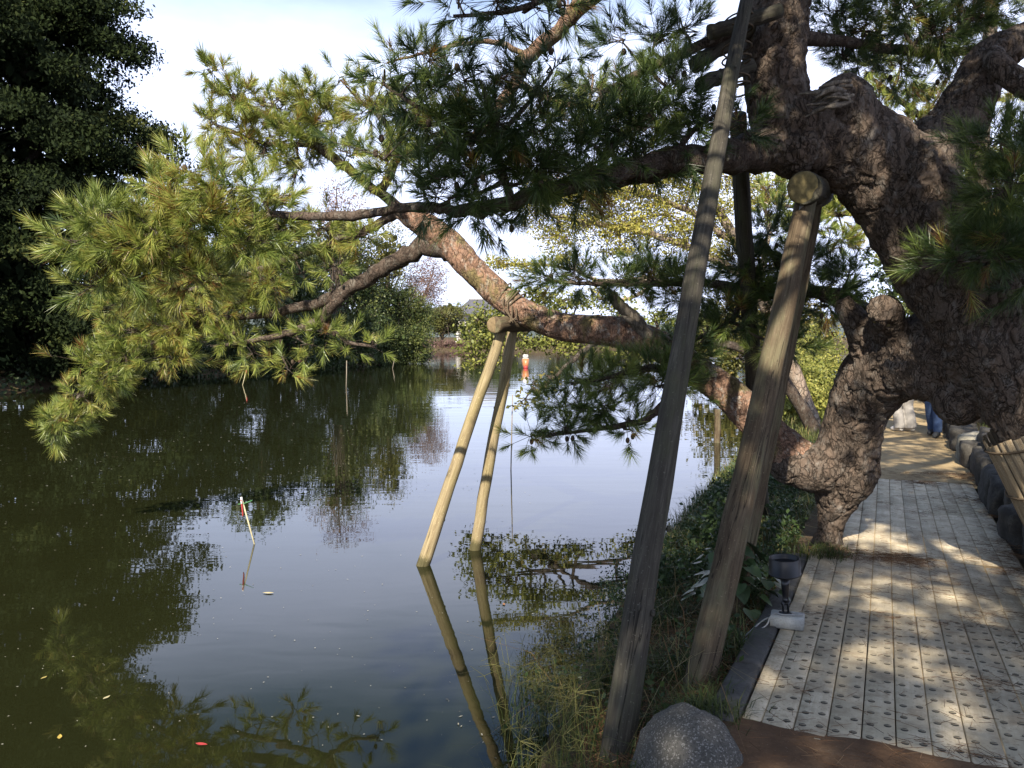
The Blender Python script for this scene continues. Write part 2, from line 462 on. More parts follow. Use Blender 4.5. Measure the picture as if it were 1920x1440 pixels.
M['grass'] = leaf_mat('grass_blades', [(0, (0.025, 0.040, 0.012)), (0.5, (0.07, 0.095, 0.025)), (0.8, (0.16, 0.16, 0.05)), (0.93, (0.27, 0.22, 0.10)), (1, (0.22, 0.12, 0.05))], 0.25, 0.5, 0.25)
M['weed'] = leaf_mat('weed_leaf', [(0, (0.022, 0.040, 0.016)), (1, (0.065, 0.10, 0.030))], 0.2, 0.42, 0.3)
M['litter'] = leaf_mat('fallen_needles', [(0, (0.06, 0.032, 0.018)), (0.6, (0.19, 0.10, 0.05)), (1, (0.30, 0.20, 0.11))], 0.0, 0.8, 0.2)
M['pole'] = wood_mat('weathered_pole', (0.062, 0.055, 0.043), (0.034, 0.030, 0.024), (0.100, 0.092, 0.074), 44, 0.07, stain=(0.055, 0.056, 0.032))
M['pole_brown'] = wood_mat('brown_pole', (0.105, 0.078, 0.048), (0.055, 0.038, 0.024), (0.165, 0.130, 0.088), 40, 0.07, stain=(0.13, 0.125, 0.07))
M['pole_pale'] = wood_mat('pale_pole', (0.27, 0.215, 0.125), (0.15, 0.110, 0.060), (0.40, 0.34, 0.21), 30, 0.05, stain=(0.20, 0.165, 0.07), wet=0.58)
M['wood_end_brown'] = plain_mat('brown_log_end', (0.17, 0.125, 0.07), 0.85, 0.35, 40, 0.2, 0.4)
M['wood_end'] = plain_mat('cut_log_end', (0.145, 0.118, 0.055), 0.85, 0.35, 30, 0.2, 0.4)
M['shard'] = wood_mat('dead_wood', (0.17, 0.145, 0.115), (0.07, 0.058, 0.045), (0.27, 0.24, 0.20), 45, 0.25)

# ------------------------------------------------------------------ the lie of the land
HEAD = math.radians(24.2)
DV = np.array([math.sin(HEAD), math.cos(HEAD)]); NV = np.array([math.cos(HEAD), -math.sin(HEAD)])
E0 = np.array([0.92, 3.26])
def deck_z(s): s = np.asarray(s, float); return 0.40 - 0.045 * np.clip(s, -1.5, 2.3)
def SP(x, y): d = np.stack([np.asarray(x, float) - E0[0], np.asarray(y, float) - E0[1]], -1); return d @ DV, d @ NV
def XY(s, p): return E0 + np.multiply.outer(np.asarray(s, float), DV) + np.multiply.outer(np.asarray(p, float), NV)
def D3(s, p, dz=0.0):
    q = XY(s, p); return np.array([q[0], q[1], float(deck_z(s)) + dz])

POND = np.array([(-0.7, -4), (-0.35, 0.5), (-0.05, 2.6), (0.12, 3.7), (0.5, 5), (1.12, 7.05), (1.9, 9), (2.85, 11.4), (4.6, 15.5), (6.2, 19), (9, 25), (14, 34), (22, 45),
                 (40, 70), (60, 110), (66, 172), (20, 177), (-10, 174), (-25, 170), (-34, 140), (-26, 100), (-14, 81), (-9.6, 76), (-9.3, 72), (-11, 66), (-14, 57),
                 (-15.8, 49), (-17.5, 44), (-18.5, 38), (-18.5, 33), (-19, 28), (-20, 15), (-20, -4)], float)
def pond_sd(x, y):
    """distance to the shoreline, positive on land"""
    q = np.stack([x, y], -1); a = POND; b = np.roll(POND, -1, 0); best = np.full(len(q), 1e9); ins = np.zeros(len(q), bool)
    for i in range(len(a)):
        e = b[i] - a[i]; w = q - a[i]; t = np.clip(w @ e / (e @ e), 0, 1)
        best = np.minimum(best, np.linalg.norm(w - t[:, None] * e, axis=1))
        c = (a[i, 1] > q[:, 1]) != (b[i, 1] > q[:, 1])
        if abs(e[1]) > 1e-9: ins ^= c & (q[:, 0] < e[0] * (q[:, 1] - a[i, 1]) / e[1] + a[i, 0])
    return np.where(ins, -best, best)
def sstep(a, b, x): t = np.clip((x - a) / (b - a), 0, 1); return t * t * (3 - 2 * t)
def ground_z(x, y):
    x = np.asarray(x, float).ravel(); y = np.asarray(y, float).ravel()
    sd = pond_sd(x, y) + 0.12 * fbm(np.stack([x * 2.2, y * 2.2, x * 0], -1), 3); s, p = SP(x, y); dz = deck_z(s)
    P3 = np.stack([x, y, np.zeros_like(x)], -1)
    bump = 0.05 * fbm(P3 * 2.0, 5) + 0.03 * fbm(P3 * 7, 8)
    gap = np.maximum(0, -p - 0.15)
    t = np.clip(sd / np.maximum(sd + gap, 1e-4), 0, 1)
    right = (dz - 0.055) * np.power(np.maximum(t, 0), 0.7) + bump * np.clip(gap * 3, 0, 1) * np.clip(sd * 2, 0, 1)
    up = 0.34 * sstep(1.5, 1.85, p) + 0.13 * np.clip(p - 1.85, 0, 6) + 0.03 * np.clip(p - 8, 0, 60)
    right = np.where(p > 1.45, dz - 0.055 + up + bump * sstep(1.5, 2.2, p), right)
    left = 0.45 * (1 - np.exp(-np.maximum(sd, 0) / 1.2)) + np.clip(0.10 * sd, 0, 2.4) + 0.5 * fbm(P3 * 0.25, 6) * np.clip(sd / 3, 0, 1)
    side = (x > -3) & (y < 62)
    z = np.where(side, right, left)
    return np.where(sd < 0, -np.minimum(1.3, 0.55 * -sd), z)

def stretch(c0, c1, fine, lo, hi):
    a = list(np.arange(c0, c1 + 1e-6, fine)); st = fine
    while a[-1] < hi: st *= 1.16; a.append(a[-1] + st)
    st = fine
    while a[0] > lo: st *= 1.16; a.insert(0, a[0] - st)
    return np.array(a)
gx = stretch(-1.2, 8, 0.10, -420, 420); gy = stretch(1.5, 15, 0.11, -60, 900)
GX, GY = np.meshgrid(gx, gy); gz = ground_z(GX, GY)
gv = np.stack([GX.ravel(), GY.ravel(), gz], -1)
ny, nx = GX.shape; i, j = np.meshgrid(np.arange(ny - 1), np.arange(nx - 1), indexing='ij')
gq = np.stack([i * nx + j, i * nx + j + 1, (i + 1) * nx + j + 1, (i + 1) * nx + j], -1).reshape(-1, 4)
t = NT('bank_soil'); v = t.coords()
a = t.noise(v, 1.3, 8, 0.7); b = t.noise(v, 14, 6, 0.7)
c = t.ramp(a, [(0.3, (0.055, 0.040, 0.024)), (0.5, (0.105, 0.075, 0.045)), (0.72, (0.085, 0.085, 0.035))])
c = t.mix(t.ramp(b, [(0.35, (.6, .6, .6)), (0.62, (0, 0, 0))]), c, (0.045, 0.030, 0.020))
M['soil'] = t.done(c, 0.95, t.bump(t.math('ADD', a, b), 0.8, 0.03), 0.1)
mb = MB().add(gv, gq); ground = mb.build('ground', M['soil'], smooth=True, kind='structure')

# water
t = NT('pond_water'); v = t.coords()
sx = t.new("ShaderNodeSeparateXYZ"); t.l.new(v, sx.inputs[0])
v1 = t.coords((0.5, 1.6, 1)); v2 = t.coords((1.6, 4.0, 1)); vb = t.coords((0.10, 0.16, 1))
n1 = t.noise(v1, 1.0, 1, 0.5, 0.3); n2 = t.noise(v2, 1.3, 1.5, 0.5, 0.4); nb_ = t.noise(vb, 1.0, 4, 0.6)
far = t.new("ShaderNodeMapRange"); far.inputs['From Min'].default_value = 6; far.inputs['From Max'].default_value = 26; far.inputs['To Min'].default_value = 0.018; far.inputs['To Max'].default_value = 0.075
t.l.new(sx.outputs['Y'], far.inputs[0])
amp = t.math('MULTIPLY', far.outputs[0], t.ramp(nb_, [(0.36, (0.25, .25, .25)), (0.64, (1, 1, 1))]))
hgt = t.math('ADD', t.math('MULTIPLY', n1, amp), t.math('MULTIPLY', n2, 0.006))
nm = t.bump(hgt, 1.0, 0.10)
M['water'] = t.done((0.0125, 0.0140, 0.0050), 0.015, nm, 0.5)
t.b.inputs['IOR'].default_value = 1.333
wv = np.array([(-90, -8, 0), (95, -8, 0), (95, 200, 0), (-90, 200, 0)], float)
MB().add(wv, np.array([[0, 1, 2, 3]])).build('pond_water', M['water'], kind='structure')

# soil apron over the near end of the boardwalk, and the sandy path beyond its far end
def sheet(name, s0, s1, p0, p1, ns, npp, zf, mat, edge):
    S = np.linspace(s0, s1, ns); P_ = np.linspace(p0, p1, npp); SS, PP = np.meshgrid(S, P_, indexing='ij')
    SS, PP = edge(SS, PP)
    q = XY(0, 0) + SS[..., None] * DV + PP[..., None] * NV
    z = zf(SS, PP); v = np.concatenate([q, z[..., None]], -1).reshape(-1, 3)
    i, j = np.meshgrid(np.arange(ns - 1), np.arange(npp - 1), indexing='ij')
    f = np.stack([i * npp + j, i * npp + j + 1, (i + 1) * npp + j + 1, (i + 1) * npp + j], -1).reshape(-1, 4)
    return MB().add(v, f).build(name, mat, smooth=True, kind='structure')
def dirt_mat(name, a0, a1, a2):
    t = NT(name); v = t.coords(); a = t.noise(v, 2.4, 8, 0.7); b = t.noise(v, 40, 6, 0.75); g = t.noise(v, 160, 2, 0.5)
    c = t.ramp(a, [(0.32, a0), (0.5, a1), (0.7, a2)])
    c = t.mix(t.ramp(b, [(0.38, (.55, .55, .55)), (0.6, (0, 0, 0))]), c, a0)
    c = t.mix(t.ramp(g, [(0.70, (0, 0, 0)), (0.76, (.7, .7, .7))]), c, (0.36, 0.33, 0.28))
    return t.done(c, 0.95, t.bump(t.math('ADD', a, b), 0.6, 0.012), 0.12)
M['dirt'] = dirt_mat('brown_dirt', (0.085, 0.050, 0.030), (0.150, 0.090, 0.052), (0.19, 0.130, 0.080))
M['sand'] = dirt_mat('sandy_path', (0.23, 0.165, 0.09), (0.36, 0.27, 0.15), (0.44, 0.34, 0.20))
def e_near(S, P_):
    e = 0.03 + 0.10 * fbm(np.stack([P_.ravel() * 4, P_.ravel() * 0, P_.ravel() * 0], -1), 21).reshape(P_.shape) - 0.05 * (P_ - 0.7) ** 2
    k = (S - S.min()) / (S.max() - S.min()); return S.min() + k * (e - S.min()), P_
def z_near(S, P_):
    k = (S - S.min()) / 2.5; n = 0.03 * fbm(np.stack([S.ravel() * 3, P_.ravel() * 3, S.ravel() * 0], -1), 22).reshape(S.shape)
    e = S.max(0)[None, :]; lift = 0.022 * sstep(0, 0.35, e - S) - 0.012 * (1 - sstep(0, 0.05, e - S))
    side = -0.10 * (1 - sstep(-0.17, -0.06, P_))
    return deck_z(S) + lift + n * sstep(0, 0.3, e - S) + side
sheet('soil_path', -2.6, 0.05, -0.17, 3.0, 50, 60, z_near, M['dirt'], e_near)
def e_far(S, P_):
    w = 0.10 * fbm(np.stack([S.ravel() * 1.5, S.ravel() * 0, P_.ravel() * 0], -1), 23).reshape(S.shape)
    k = (P_ - 0.0) / 1.5; return S, -0.12 + w + k * (1.62 + np.clip((S - 12) * 0.05, 0, 2))
def z_far(S, P_):
    n = 0.03 * fbm(np.stack([S.ravel() * 1.7, P_.ravel() * 2.5, S.ravel() * 0], -1), 24).reshape(S.shape)
    return deck_z(S) + 0.012 + n + 0.02 * np.clip(S - 9, 0, 30) * 0 - 0.03 * (1 - sstep(7.05, 7.3, S))
sheet('sandy_path', 7.08, 46, 0, 1.5, 120, 14, z_far, M['sand'], e_far)

# boardwalk: every plank a piece of its own
t = NT('boardwalk_plank'); v = t.coords((1, 0.06, 1)); vo = t.coords()
oi = t.new("ShaderNodeObjectInfo"); off = t.new("ShaderNodeVectorMath"); off.operation = 'ADD'
cmb = t.new("ShaderNodeCombineXYZ"); t.l.new(t.math('MULTIPLY', oi.outputs['Random'], 37.0), cmb.inputs[0]); t.l.new(t.math('MULTIPLY', oi.outputs['Random'], 91.0), cmb.inputs[1])
t.l.new(v, off.inputs[0]); t.l.new(cmb.outputs[0], off.inputs[1])
off2 = t.new("ShaderNodeVectorMath"); off2.operation = 'ADD'; t.l.new(vo, off2.inputs[0]); t.l.new(cmb.outputs[0], off2.inputs[1])
g = t.noise(off.outputs[0], 60, 8, 0.7, 0.5); d = t.noise(off2.outputs[0], 4.5, 7, 0.68); s_ = t.noise(off2.outputs[0], 70, 4, 0.6)
c = t.ramp(g, [(0.25, (0.43, 0.355, 0.245)), (0.5, (0.56, 0.48, 0.345)), (0.75, (0.63, 0.555, 0.42))])
c = t.mix(t.ramp(d, [(0.40, (.75, .75, .75)), (0.62, (0, 0, 0))]), c, (0.33, 0.275, 0.19))
c = t.mix(t.ramp(s_, [(0.30, (.7, .7, .7)), (0.42, (0, 0, 0))]), c, (0.12, 0.09, 0.06))
gp = t.new("ShaderNodeNewGeometry"); wd = t.noise(gp.outputs['Position'], 1.5, 7, 0.7); wd2 = t.noise(gp.outputs['Position'], 9, 6, 0.7)
c = t.mix(t.ramp(wd, [(0.50, (0, 0, 0)), (0.70, (.75, .75, .75))]), c, (0.52, 0.44, 0.30))
c = t.mix(t.ramp(wd2, [(0.34, (.7, .7, .7)), (0.50, (0, 0, 0))]), c, (0.27, 0.21, 0.14))
hs = t.new("ShaderNodeHueSaturation"); t.l.new(c, hs.inputs['Color'])
t.l.new(t.math('ADD', t.math('MULTIPLY', oi.outputs['Random'], 0.22), 0.88), hs.inputs['Value'])
M['plank'] = t.done(hs.outputs[0], 0.85, t.bump(t.math('ADD', g, t.math('MULTIPLY', s_, .4)), 0.35, 0.004), 0.2)
t = NT('plank_stud'); a_ = t.new("ShaderNodeAttribute"); a_.attribute_name = 'tint'
M['stud'] = t.done(t.ramp(a_.outputs['Fac'], [(0, (0.035, 0.031, 0.026)), (1, (0.26, 0.225, 0.16))]), 0.7)
deck = empty('boardwalk', D3(0, 0)); tag(deck, 'pale plank boardwalk with rows of round studs at its near end', None, None, 'structure')
TH, PITCHW = 0.045, 0.1212
plank_cache = {}
def plank(s0, s1, p0, p1, studs=False):
    L, w = round(s1 - s0 - 0.002, 3), round(p1 - p0, 3)
    if (L, w) not in plank_cache:
        v, f = box_arrays(w, L, TH, 0.004); me = make_mesh('plank', v, [f]); plank_cache[(L, w)] = me
    o = link('plank', plank_cache[(L, w)], None, deck)
    if not o.data.materials: o.data.materials.append(M['plank'])
    sm, pm = (s0 + s1) / 2, (p0 + p1) / 2
    c = D3(sm, pm, -TH / 2 + random.uniform(-0.0025, 0.0015))
    o.location = Vector(c) - deck.location
    slope = math.atan2(float(deck_z(s1) - deck_z(s0)), s1 - s0)
    o.rotation_euler = (slope, random.uniform(-.004, .004), -HEAD)
    if studs:
        m = MB(); rowsn = int((L - 0.10) / 0.131)
        for r in range(rowsn + 1):
            for cx in (-0.031, 0.031):
                y = -L / 2 + 0.075 + r * 0.131 + (0.008 if cx > 0 else -0.008)
                v, q = lathe([(0.0145, 0), (0.0137, 0.0020), (0.0122, 0.0024), (0.0112, 0.0012), (0.001, 0.0010)], 12)
                m.add(v + np.array([cx, y, TH / 2 - 0.0004]), q, 0.0)
                bv, bf = box_arrays(0.023, 0.0055, 0.0035)
                m.add(bv + np.array([cx, y, TH / 2 + 0.0016]), bf, 1.0)
        so = m.build('stud_rows', M['stud'], None); so.parent = o; so['kind'] = 'stuff'
    return o
edges = [0.0, 0.078] + [0.078 + PITCHW * k for k in range(1, 12)]
for k in range(len(edges) - 1):
    a, b = edges[k], edges[k + 1]; gap = 0.003 + random.random() * 0.0028
    plank(-0.18, 1.93, a + gap / 2, b - gap / 2, studs=(k > 0))
    plank(1.931, 3.442, a + gap / 2, b - gap / 2)
    j = 5.25 + (0.35 if 4 <= k <= 6 else -0.12 if k < 4 else 0.0)
    if k > 1: plank(3.446, j, a + gap / 2, b - gap / 2)
    plank(j + 0.001, 7.22 + random.uniform(-.05, .05), a + gap / 2, b - gap / 2)
plank(3.62, 5.1, edges[1] + 0.003, edges[2] - 0.003)

def e_fill(S, P_):
    k = (P_ - P_.min()) / (P_.max() - P_.min()); w = .12 * fbm(np.stack([S.ravel() * 2, S.ravel() * 0, S.ravel() * 0], -1), 26).reshape(S.shape)
    return S, (.34 + w + .35 * (1 - sstep(.6, 1.8, S))) + k * (1.42 - (.34 + w + .35 * (1 - sstep(.6, 1.8, S))))
sheet('sand_fill', .3, 6.6, .3, 1.42, 60, 10, lambda S, P_: deck_z(S) - .0095 + .004 * fbm(np.stack([S.ravel() * 3, P_.ravel() * 6, S.ravel() * 0], -1), 27).reshape(S.shape) - .02 * (1 - sstep(.3, .6, S)) - .02 * sstep(5.6, 6.4, S), M['sand'], e_fill)
# dark kerb stones along the pond side of the boardwalk
M['kerb'] = stone_mat('kerb_stone', (0.080, 0.077, 0.072), (0.04, 0.039, 0.037), (0.12, 0.117, 0.11), 1.5)
kerb = empty('stone_kerb', D3(0, -0.07)); tag(kerb, 'dark grey kerb stones along the pond side of the boardwalk', 'kerb')
for s0, s1, h in ((-0.10, 0.62, 0.012), (0.63, 1.36, 0.010), (1.37, 2.2, 0.0), (2.21, 3.3, -0.012)):
    v, f = box_arrays(0.125, s1 - s0 - 0.008, 0.14, 0.012)
    v = v + 0.004 * np.stack([fbm(v * 9, 31 + k) for k in range(3)], -1)
    o = link('kerb_stone', make_mesh('kerb_stone', v, [f]), M['kerb'], kerb)
    o.location = Vector(D3((s0 + s1) / 2, -0.072, -0.07 + h)) - kerb.location
    o.rotation_euler = (math.atan2(float(deck_z(s1) - deck_z(s0)), s1 - s0), 0, -HEAD)

# low wall of rough dark stones on the landward side
M['wallstone'] = stone_mat('mossy_wall_stone', (0.060, 0.054, 0.047), (0.026, 0.024, 0.021), (0.125, 0.118, 0.10), 1.6)
M['wallstone_pale'] = stone_mat('pale_wall_stone', (0.26, 0.24, 0.19), (0.13, 0.12, 0.10), (0.38, 0.35, 0.28), 1.0)
wall = empty('stone_wall', D3(4, 1.6)); tag(wall, 'low wall of rough dark stones along the right edge of the boardwalk', 'wall')
def rock_mesh(name, r, seed, voxel=None, seg=28, rings=18, amp=0.5, boxy=0.72, det=1.0):
    v, fs = blob((0, 0, 0), 1.0, seg, rings)
    m = np.max(np.abs(v), axis=1, keepdims=True); v = v * (1 - boxy) + v / m * boxy * 0.85
    v = v * (1 + amp * fbm(v * 1.6, seed)[:, None] + det * (0.26 * fbm(v * 4, seed + 50)[:, None] + 0.12 * fbm(v * 11, seed + 60)[:, None]))
    return make_mesh(name, v * np.asarray(r), fs, None, True)
s = -0.6; k = 0
while s < 17:
    L = random.uniform(0.38, 0.75); h = random.uniform(0.20, 0.28) if s > 1 else 0.22
    p = 1.60 + random.uniform(-.04, .06) + (0.10 if s < 1.5 else 0)
    o = link('stone', rock_mesh('stone', (0.20, L / 2 * 1.05, h), 100 + k), M['wallstone_pale'] if k in (18, 19) else M['wallstone'], wall)
    o.location = Vector(D3(s + L / 2, p, 0.10 + random.uniform(-.03, .05))) - wall.location
    o.rotation_euler = (random.uniform(-.1, .1), random.uniform(-.15, .15), -HEAD + random.uniform(-.12, .12)); s += L * 0.94; k += 1
s = 0.4
while s < 9:
    L = random.uniform(0.35, 0.6)
    o = link('stone', rock_mesh('stone', (0.17, L / 2, 0.15), 300 + k), M['wallstone'], wall); k += 1
    o.location = Vector(D3(s + L / 2, 1.72 + random.uniform(-.03, .06), 0.33 + random.uniform(-.04, .03))) - wall.location
    o.rotation_euler = (random.uniform(-.2, .2), random.uniform(-.2, .2), -HEAD + random.uniform(-.2, .2)); s += L * random.uniform(0.95, 1.3)

# far hill
hx = np.linspace(-260, 420, 90); hy = np.linspace(560, 900, 24); HX, HY = np.meshgrid(hx, hy)
rise = np.sin(np.clip((HY - 560) / 180, 0, 1) * math.pi / 2)
hz = rise * (1 - .42 * sstep(-30, 60, HX)) * (28 + 16 * fbm(np.stack([HX.ravel() / 90, HY.ravel() / 120, HX.ravel() * 0], -1), 41).reshape(HX.shape) * 2 + 6 * fbm(np.stack([HX.ravel() / 12, HY.ravel() / 14, HX.ravel() * 0], -1), 44).reshape(HX.shape))
n2, n1_ = HX.shape; i, j = np.meshgrid(np.arange(n2 - 1), np.arange(n1_ - 1), indexing='ij')
hf = np.stack([i * n1_ + j, i * n1_ + j + 1, (i + 1) * n1_ + j + 1, (i + 1) * n1_ + j], -1).reshape(-1, 4)
t = NT('hazy_wooded_hill'); v = t.coords(); nn = t.noise(v, 0.09, 6, 0.7)
M['hill'] = t.done(t.ramp(nn, [(0.3, (0.075, 0.095, 0.095)), (0.7, (0.145, 0.165, 0.165))]), 1.0, t.bump(nn, 1.0, 3.0), 0.0)  # blue-grey base colour stands in for distance haze
MB().add(np.stack([HX.ravel(), HY.ravel(), hz.ravel()], -1), hf).build('hill', M['hill'], smooth=True, kind='structure')

# ------------------------------------------------------------------ pine building kit
def needles(mb, P, A, n=58, stem=0.105, nl=0.115, w=0.0034, tint=None, spread=(16, 50)):
    """brush-like shoots: n slim needles round each axis A at P"""
    P = np.asarray(P, float); A = unit(A); m = len(P)
    if m == 0: return
    u, v = perp(A)
    t = rng.random((m, n)) ** 0.85; sc = rng.uniform(0.65, 1.2, (m, 1))
    th = np.radians(spread[0] + (spread[1] - spread[0]) * (1 - t) ** 0.8 + rng.normal(0, 7, (m, n))); ph = rng.random((m, n)) * 2 * math.pi
    d = np.cos(th)[..., None] * A[:, None] + np.sin(th)[..., None] * (np.cos(ph)[..., None] * u[:, None] + np.sin(ph)[..., None] * v[:, None])
    st = P[:, None] + A[:, None] * (t * stem * sc)[..., None]
    L = nl * sc * rng.uniform(0.75, 1.1, (m, n))
    tip = st + d * L[..., None]; tip[..., 2] -= 0.06 * L
    side = unit(np.cross(d, rng.normal(0, 1, (m, n, 3)))) * (w * 0.5)
    tri = np.stack([st - side, st + side, tip], 2).reshape(-1, 3)
    tt = np.full(m, 0.5) if tint is None else tint
    t1 = (tt[:, None] + rng.normal(0, 0.07, (m, n))).ravel(); dv = np.where(t1 > .93, 0, .10)
    tt = np.clip(np.stack([t1 - dv, t1 - dv, np.minimum(t1 + dv, np.where(t1 > .93, 1, .92))], 1).ravel(), 0, 1)
    mb.add(tri, np.arange(m * n * 3).reshape(-1, 3), tt)

def pad_shoots(c, r, n):
    """n shoot positions in an ellipsoidal pad of foliage, and their directions"""
    k = max(3, n // 6)
    d = unit(rng.normal(0, 1, (k, 3))); d[:, 2] = d[:, 2] * 0.8 + 0.15
    sub = c + d * r * (rng.random((k, 1)) ** 0.45) * 0.95
    own = rng.integers(0, k, n)
    off = rng.normal(0, 1, (n, 3)) * np.array([0.085, 0.085, 0.06]); pos = sub[own] + off
    out = unit((pos - c) / r)
    A = unit(out * 0.95 + unit(off) * 0.35 + np.array([0, 0, 0.5]) + rng.normal(0, 0.22, (n, 3)))
    return sub, own, pos, A

def pine_bough(tree, lines, pads, mat, nd=58, nl=0.115, w=0.0034, tint=0.45, name='bough', seg=9, cones=0, world=False, dead=0.05, pn=1.0):
    wood = MB(); leaf = MB(); cone = MB(); skel = []; srad = []
    for ln in lines:
        if world: P = np.array([q[:3] for q in ln], float); R = np.array([q[3] for q in ln], float)
        else: P = np.array([W(*q[:3]) for q in ln]); R = np.array([q[3] * q[2] / FPX for q in ln])
        A = catmull(np.hstack([P, R[:, None]]), 5); Pp = A[:, :3].copy(); Rr = np.maximum(A[:, 3], 0.003)
        Pp[1:-1] += rng.normal(0, 1, (len(Pp) - 2, 3)) * Rr[1:-1, None] * 0.16
        add_tube(wood, Pp, Rr, seg=seg, jit=0.07)
        skel.append(Pp); srad.append(Rr)
    S = np.concatenate(skel); SR = np.concatenate(srad)
    for pd in pads:
        if world: c = np.array(pd[:3], float); r = np.array(pd[3:6], float); n = pd[6]
        else:
            px, py, Y, rx, ry, n = pd[:6]; k_ = (.155 if Y < 5.8 else .09) * FPX / Y; n = int(n * pn); rx, ry = max(rx * .42, rx - k_), max(ry * .38, ry - k_); c = W(px, py, Y); q = Y / FPX; r = np.array([rx * q, max(0.16, 0.8 * rx * q), ry * q])
        dd = np.linalg.norm(S - c, axis=1) + 0.25 * np.maximum(0, S[:, 2] - c[2]); b = int(np.argmin(dd)); q0 = S[b]
        mid = (q0 + c) / 2 + np.array([0, 0, -0.10 * np.linalg.norm(c - q0)]) + rng.normal(0, 0.02, 3)
        r0 = min(SR[b] * 0.8, 0.008 + 0.012 * np.linalg.norm(c - q0) + 0.004)
        add_tube(wood, [q0, mid, c], [r0, r0 * 0.75, 0.005], seg=5, sub=4, jit=0.08)
        sub, own, pos, A = pad_shoots(c, r, n)
        mids = (sub + c) / 2 + rng.normal(0, 0.03, sub.shape)
        sticks(wood, np.broadcast_to(c, sub.shape), mids, 0.0055, 0.0042, 4); sticks(wood, mids, sub, 0.0042, 0.003, 4)
        sticks(wood, sub[own], pos + A * 0.05, 0.0026, 0.0016, 3)
        tt = np.clip(tint + rng.normal(0, 0.13) * 0.5 + rng.normal(0, 0.10, len(pos)), 0.02, 0.9)
        tt = np.where(rng.random(len(pos)) < dead, rng.uniform(0.95, 1.0, len(pos)), tt)
        needles(leaf, pos, A, nd, 0.105, nl, w, tt)
        for _ in range(cones and rng.integers(0, cones + 1)):
            i = rng.integers(0, len(sub)); add_blob(cone, sub[i] + rng.normal(0, 0.05, 3) - np.array([0, 0, 0.02]), (0.017, 0.017, 0.024), seg=7, rings=5)
    first = wood.v[0][0]
    o = wood.build(name, mat, tree, smooth=True)
    if pads: lo = leaf.build('needles', M['needle'], o); lo['kind'] = 'stuff'
    if cone.n: co = cone.build('pine_cones', M['cone'], o, smooth=True); co['kind'] = 'stuff'
    return o
M['cone'] = plain_mat('pine_cone', (0.06, 0.045, 0.032), 0.9, 0.4, 60, 0.1, 0.5)

def px_tube(mb, pts, seg=18, sub=6, jit=0.03):
    P = np.array([W(*q[:3]) for q in pts]); R = np.array([q[3] * q[2] / FPX for q in pts])
    add_tube(mb, P, R, seg=seg, sub=sub, jit=jit)
def bark_relief(v, n, scale, depth, lump, seed):
    wv = v + 0.10 * np.stack([fbm(v * 5, seed + k, 3) for k in range(3)], -1)
    st = np.array([1, 1, .55])
    r1 = np.abs(fbm(wv * scale * .8 * st, seed + 11, 4)); r2 = np.abs(fbm(wv * scale * 1.9 * st, seed + 15, 4))
    f1, f2, cid = worley((v + 0.2 * np.stack([fbm(v * 4, seed + 30 + k, 4) for k in range(3)], -1)) * scale * 1.2 * st, seed)
    crack = 1 - sstep(0.0, .05, r1); crack2 = 1 - sstep(0.0, .05, r2)
    flake = (cid - .5) * sstep(0, .12, f2 - f1)
    d = -depth * crack - .22 * depth * crack2 + .34 * depth * flake + .22 * depth * fbm(v * 40, seed + 19, 2) + lump * fbm(v * 2.0, seed + 7, 2)
    return v + n * d[:, None]
def big_wood(mb, voxel, scale, depth, lump, seed, name, mat, parent):
    v, n, fs = remesh(mb, voxel, 6)
    v = bark_relief(v, n, scale, depth, lump, seed)
    me = make_mesh(name, v - np.array(parent_loc(parent)), fs, None, True)
    return link(name, me, mat, parent)

# ------------------------------------------------------------------ the great leaning pine
base = W(2120, 1060, 5.2)
pine = empty('pine_tree', base, 'huge old pine leaning over the boardwalk, its low limb hooked down to the ground', 'tree')
tr = MB()
px_tube(tr, [(2190, 1150, 5.15, 175), (2120, 1040, 5.2, 140), (2050, 920, 5.25, 118), (1975, 790, 5.3, 102), (1895, 665, 5.4, 102), (1822, 555, 5.45, 100), (1760, 460, 5.5, 96), (1705, 378, 5.5, 91), (1640, 308, 5.5, 88),
             (1570, 268, 5.5, 83), (1505, 248, 5.5, 74), (1462, 200, 5.5, 63), (1452, 130, 5.5, 59), (1455, 40, 5.5, 56), (1462, -80, 5.5, 52), (1450, -260, 5.4, 46), (1410, -480, 5.2, 38), (1390, -700, 5.0, 28)])
px_tube(tr, [(1672, 360, 5.5, 70), (1735, 300, 5.55, 64), (1790, 240, 5.6, 54), (1825, 175, 5.6, 47), (1848, 122, 5.6, 42), (1895, 84, 5.6, 36), (1960, 55, 5.7, 30), (2080, 0, 5.8, 24), (2160, -120, 5.7, 16)])
px_tube(tr, [(1862, 98, 5.42, 20), (1868, 120, 5.34, 22), (1895, 145, 5.28, 22), (1935, 170, 5.25, 20), (2000, 200, 5.2, 16)])
px_tube(tr, [(1600, 260, 5.45, 66), (1588, 205, 5.38, 58), (1574, 168, 5.36, 47), (1566, 146, 5.36, 30)])
px_tube(tr, [(1860, 630, 5.5, 100), (1775, 655, 5.75, 86), (1705, 672, 5.95, 76), (1650, 700, 6.15, 68), (1616, 750, 6.3, 60), (1600, 800, 6.4, 54), (1590, 845, 6.45, 56), (1582, 890, 6.5, 60), (1570, 930, 6.52, 46),
             (1562, 960, 6.55, 33), (1556, 995, 6.57, 27), (1548, 1040, 6.57, 37)])
px_tube(tr, [(1700, 690, 6.0, 50), (1672, 625, 5.85, 36), (1660, 590, 5.7, 32), (1655, 578, 5.62, 28)], seg=14)
px_tube(tr, [(1630, 660, 6.1, 40), (1610, 610, 6.0, 28), (1575, 560, 6.0, 18)], seg=12)
add_blob(tr, W(1798, 745, 5.62), (0.17, 0.2, 0.19)); add_blob(tr, W(1740, 700, 5.8), (0.2, 0.22, 0.2))
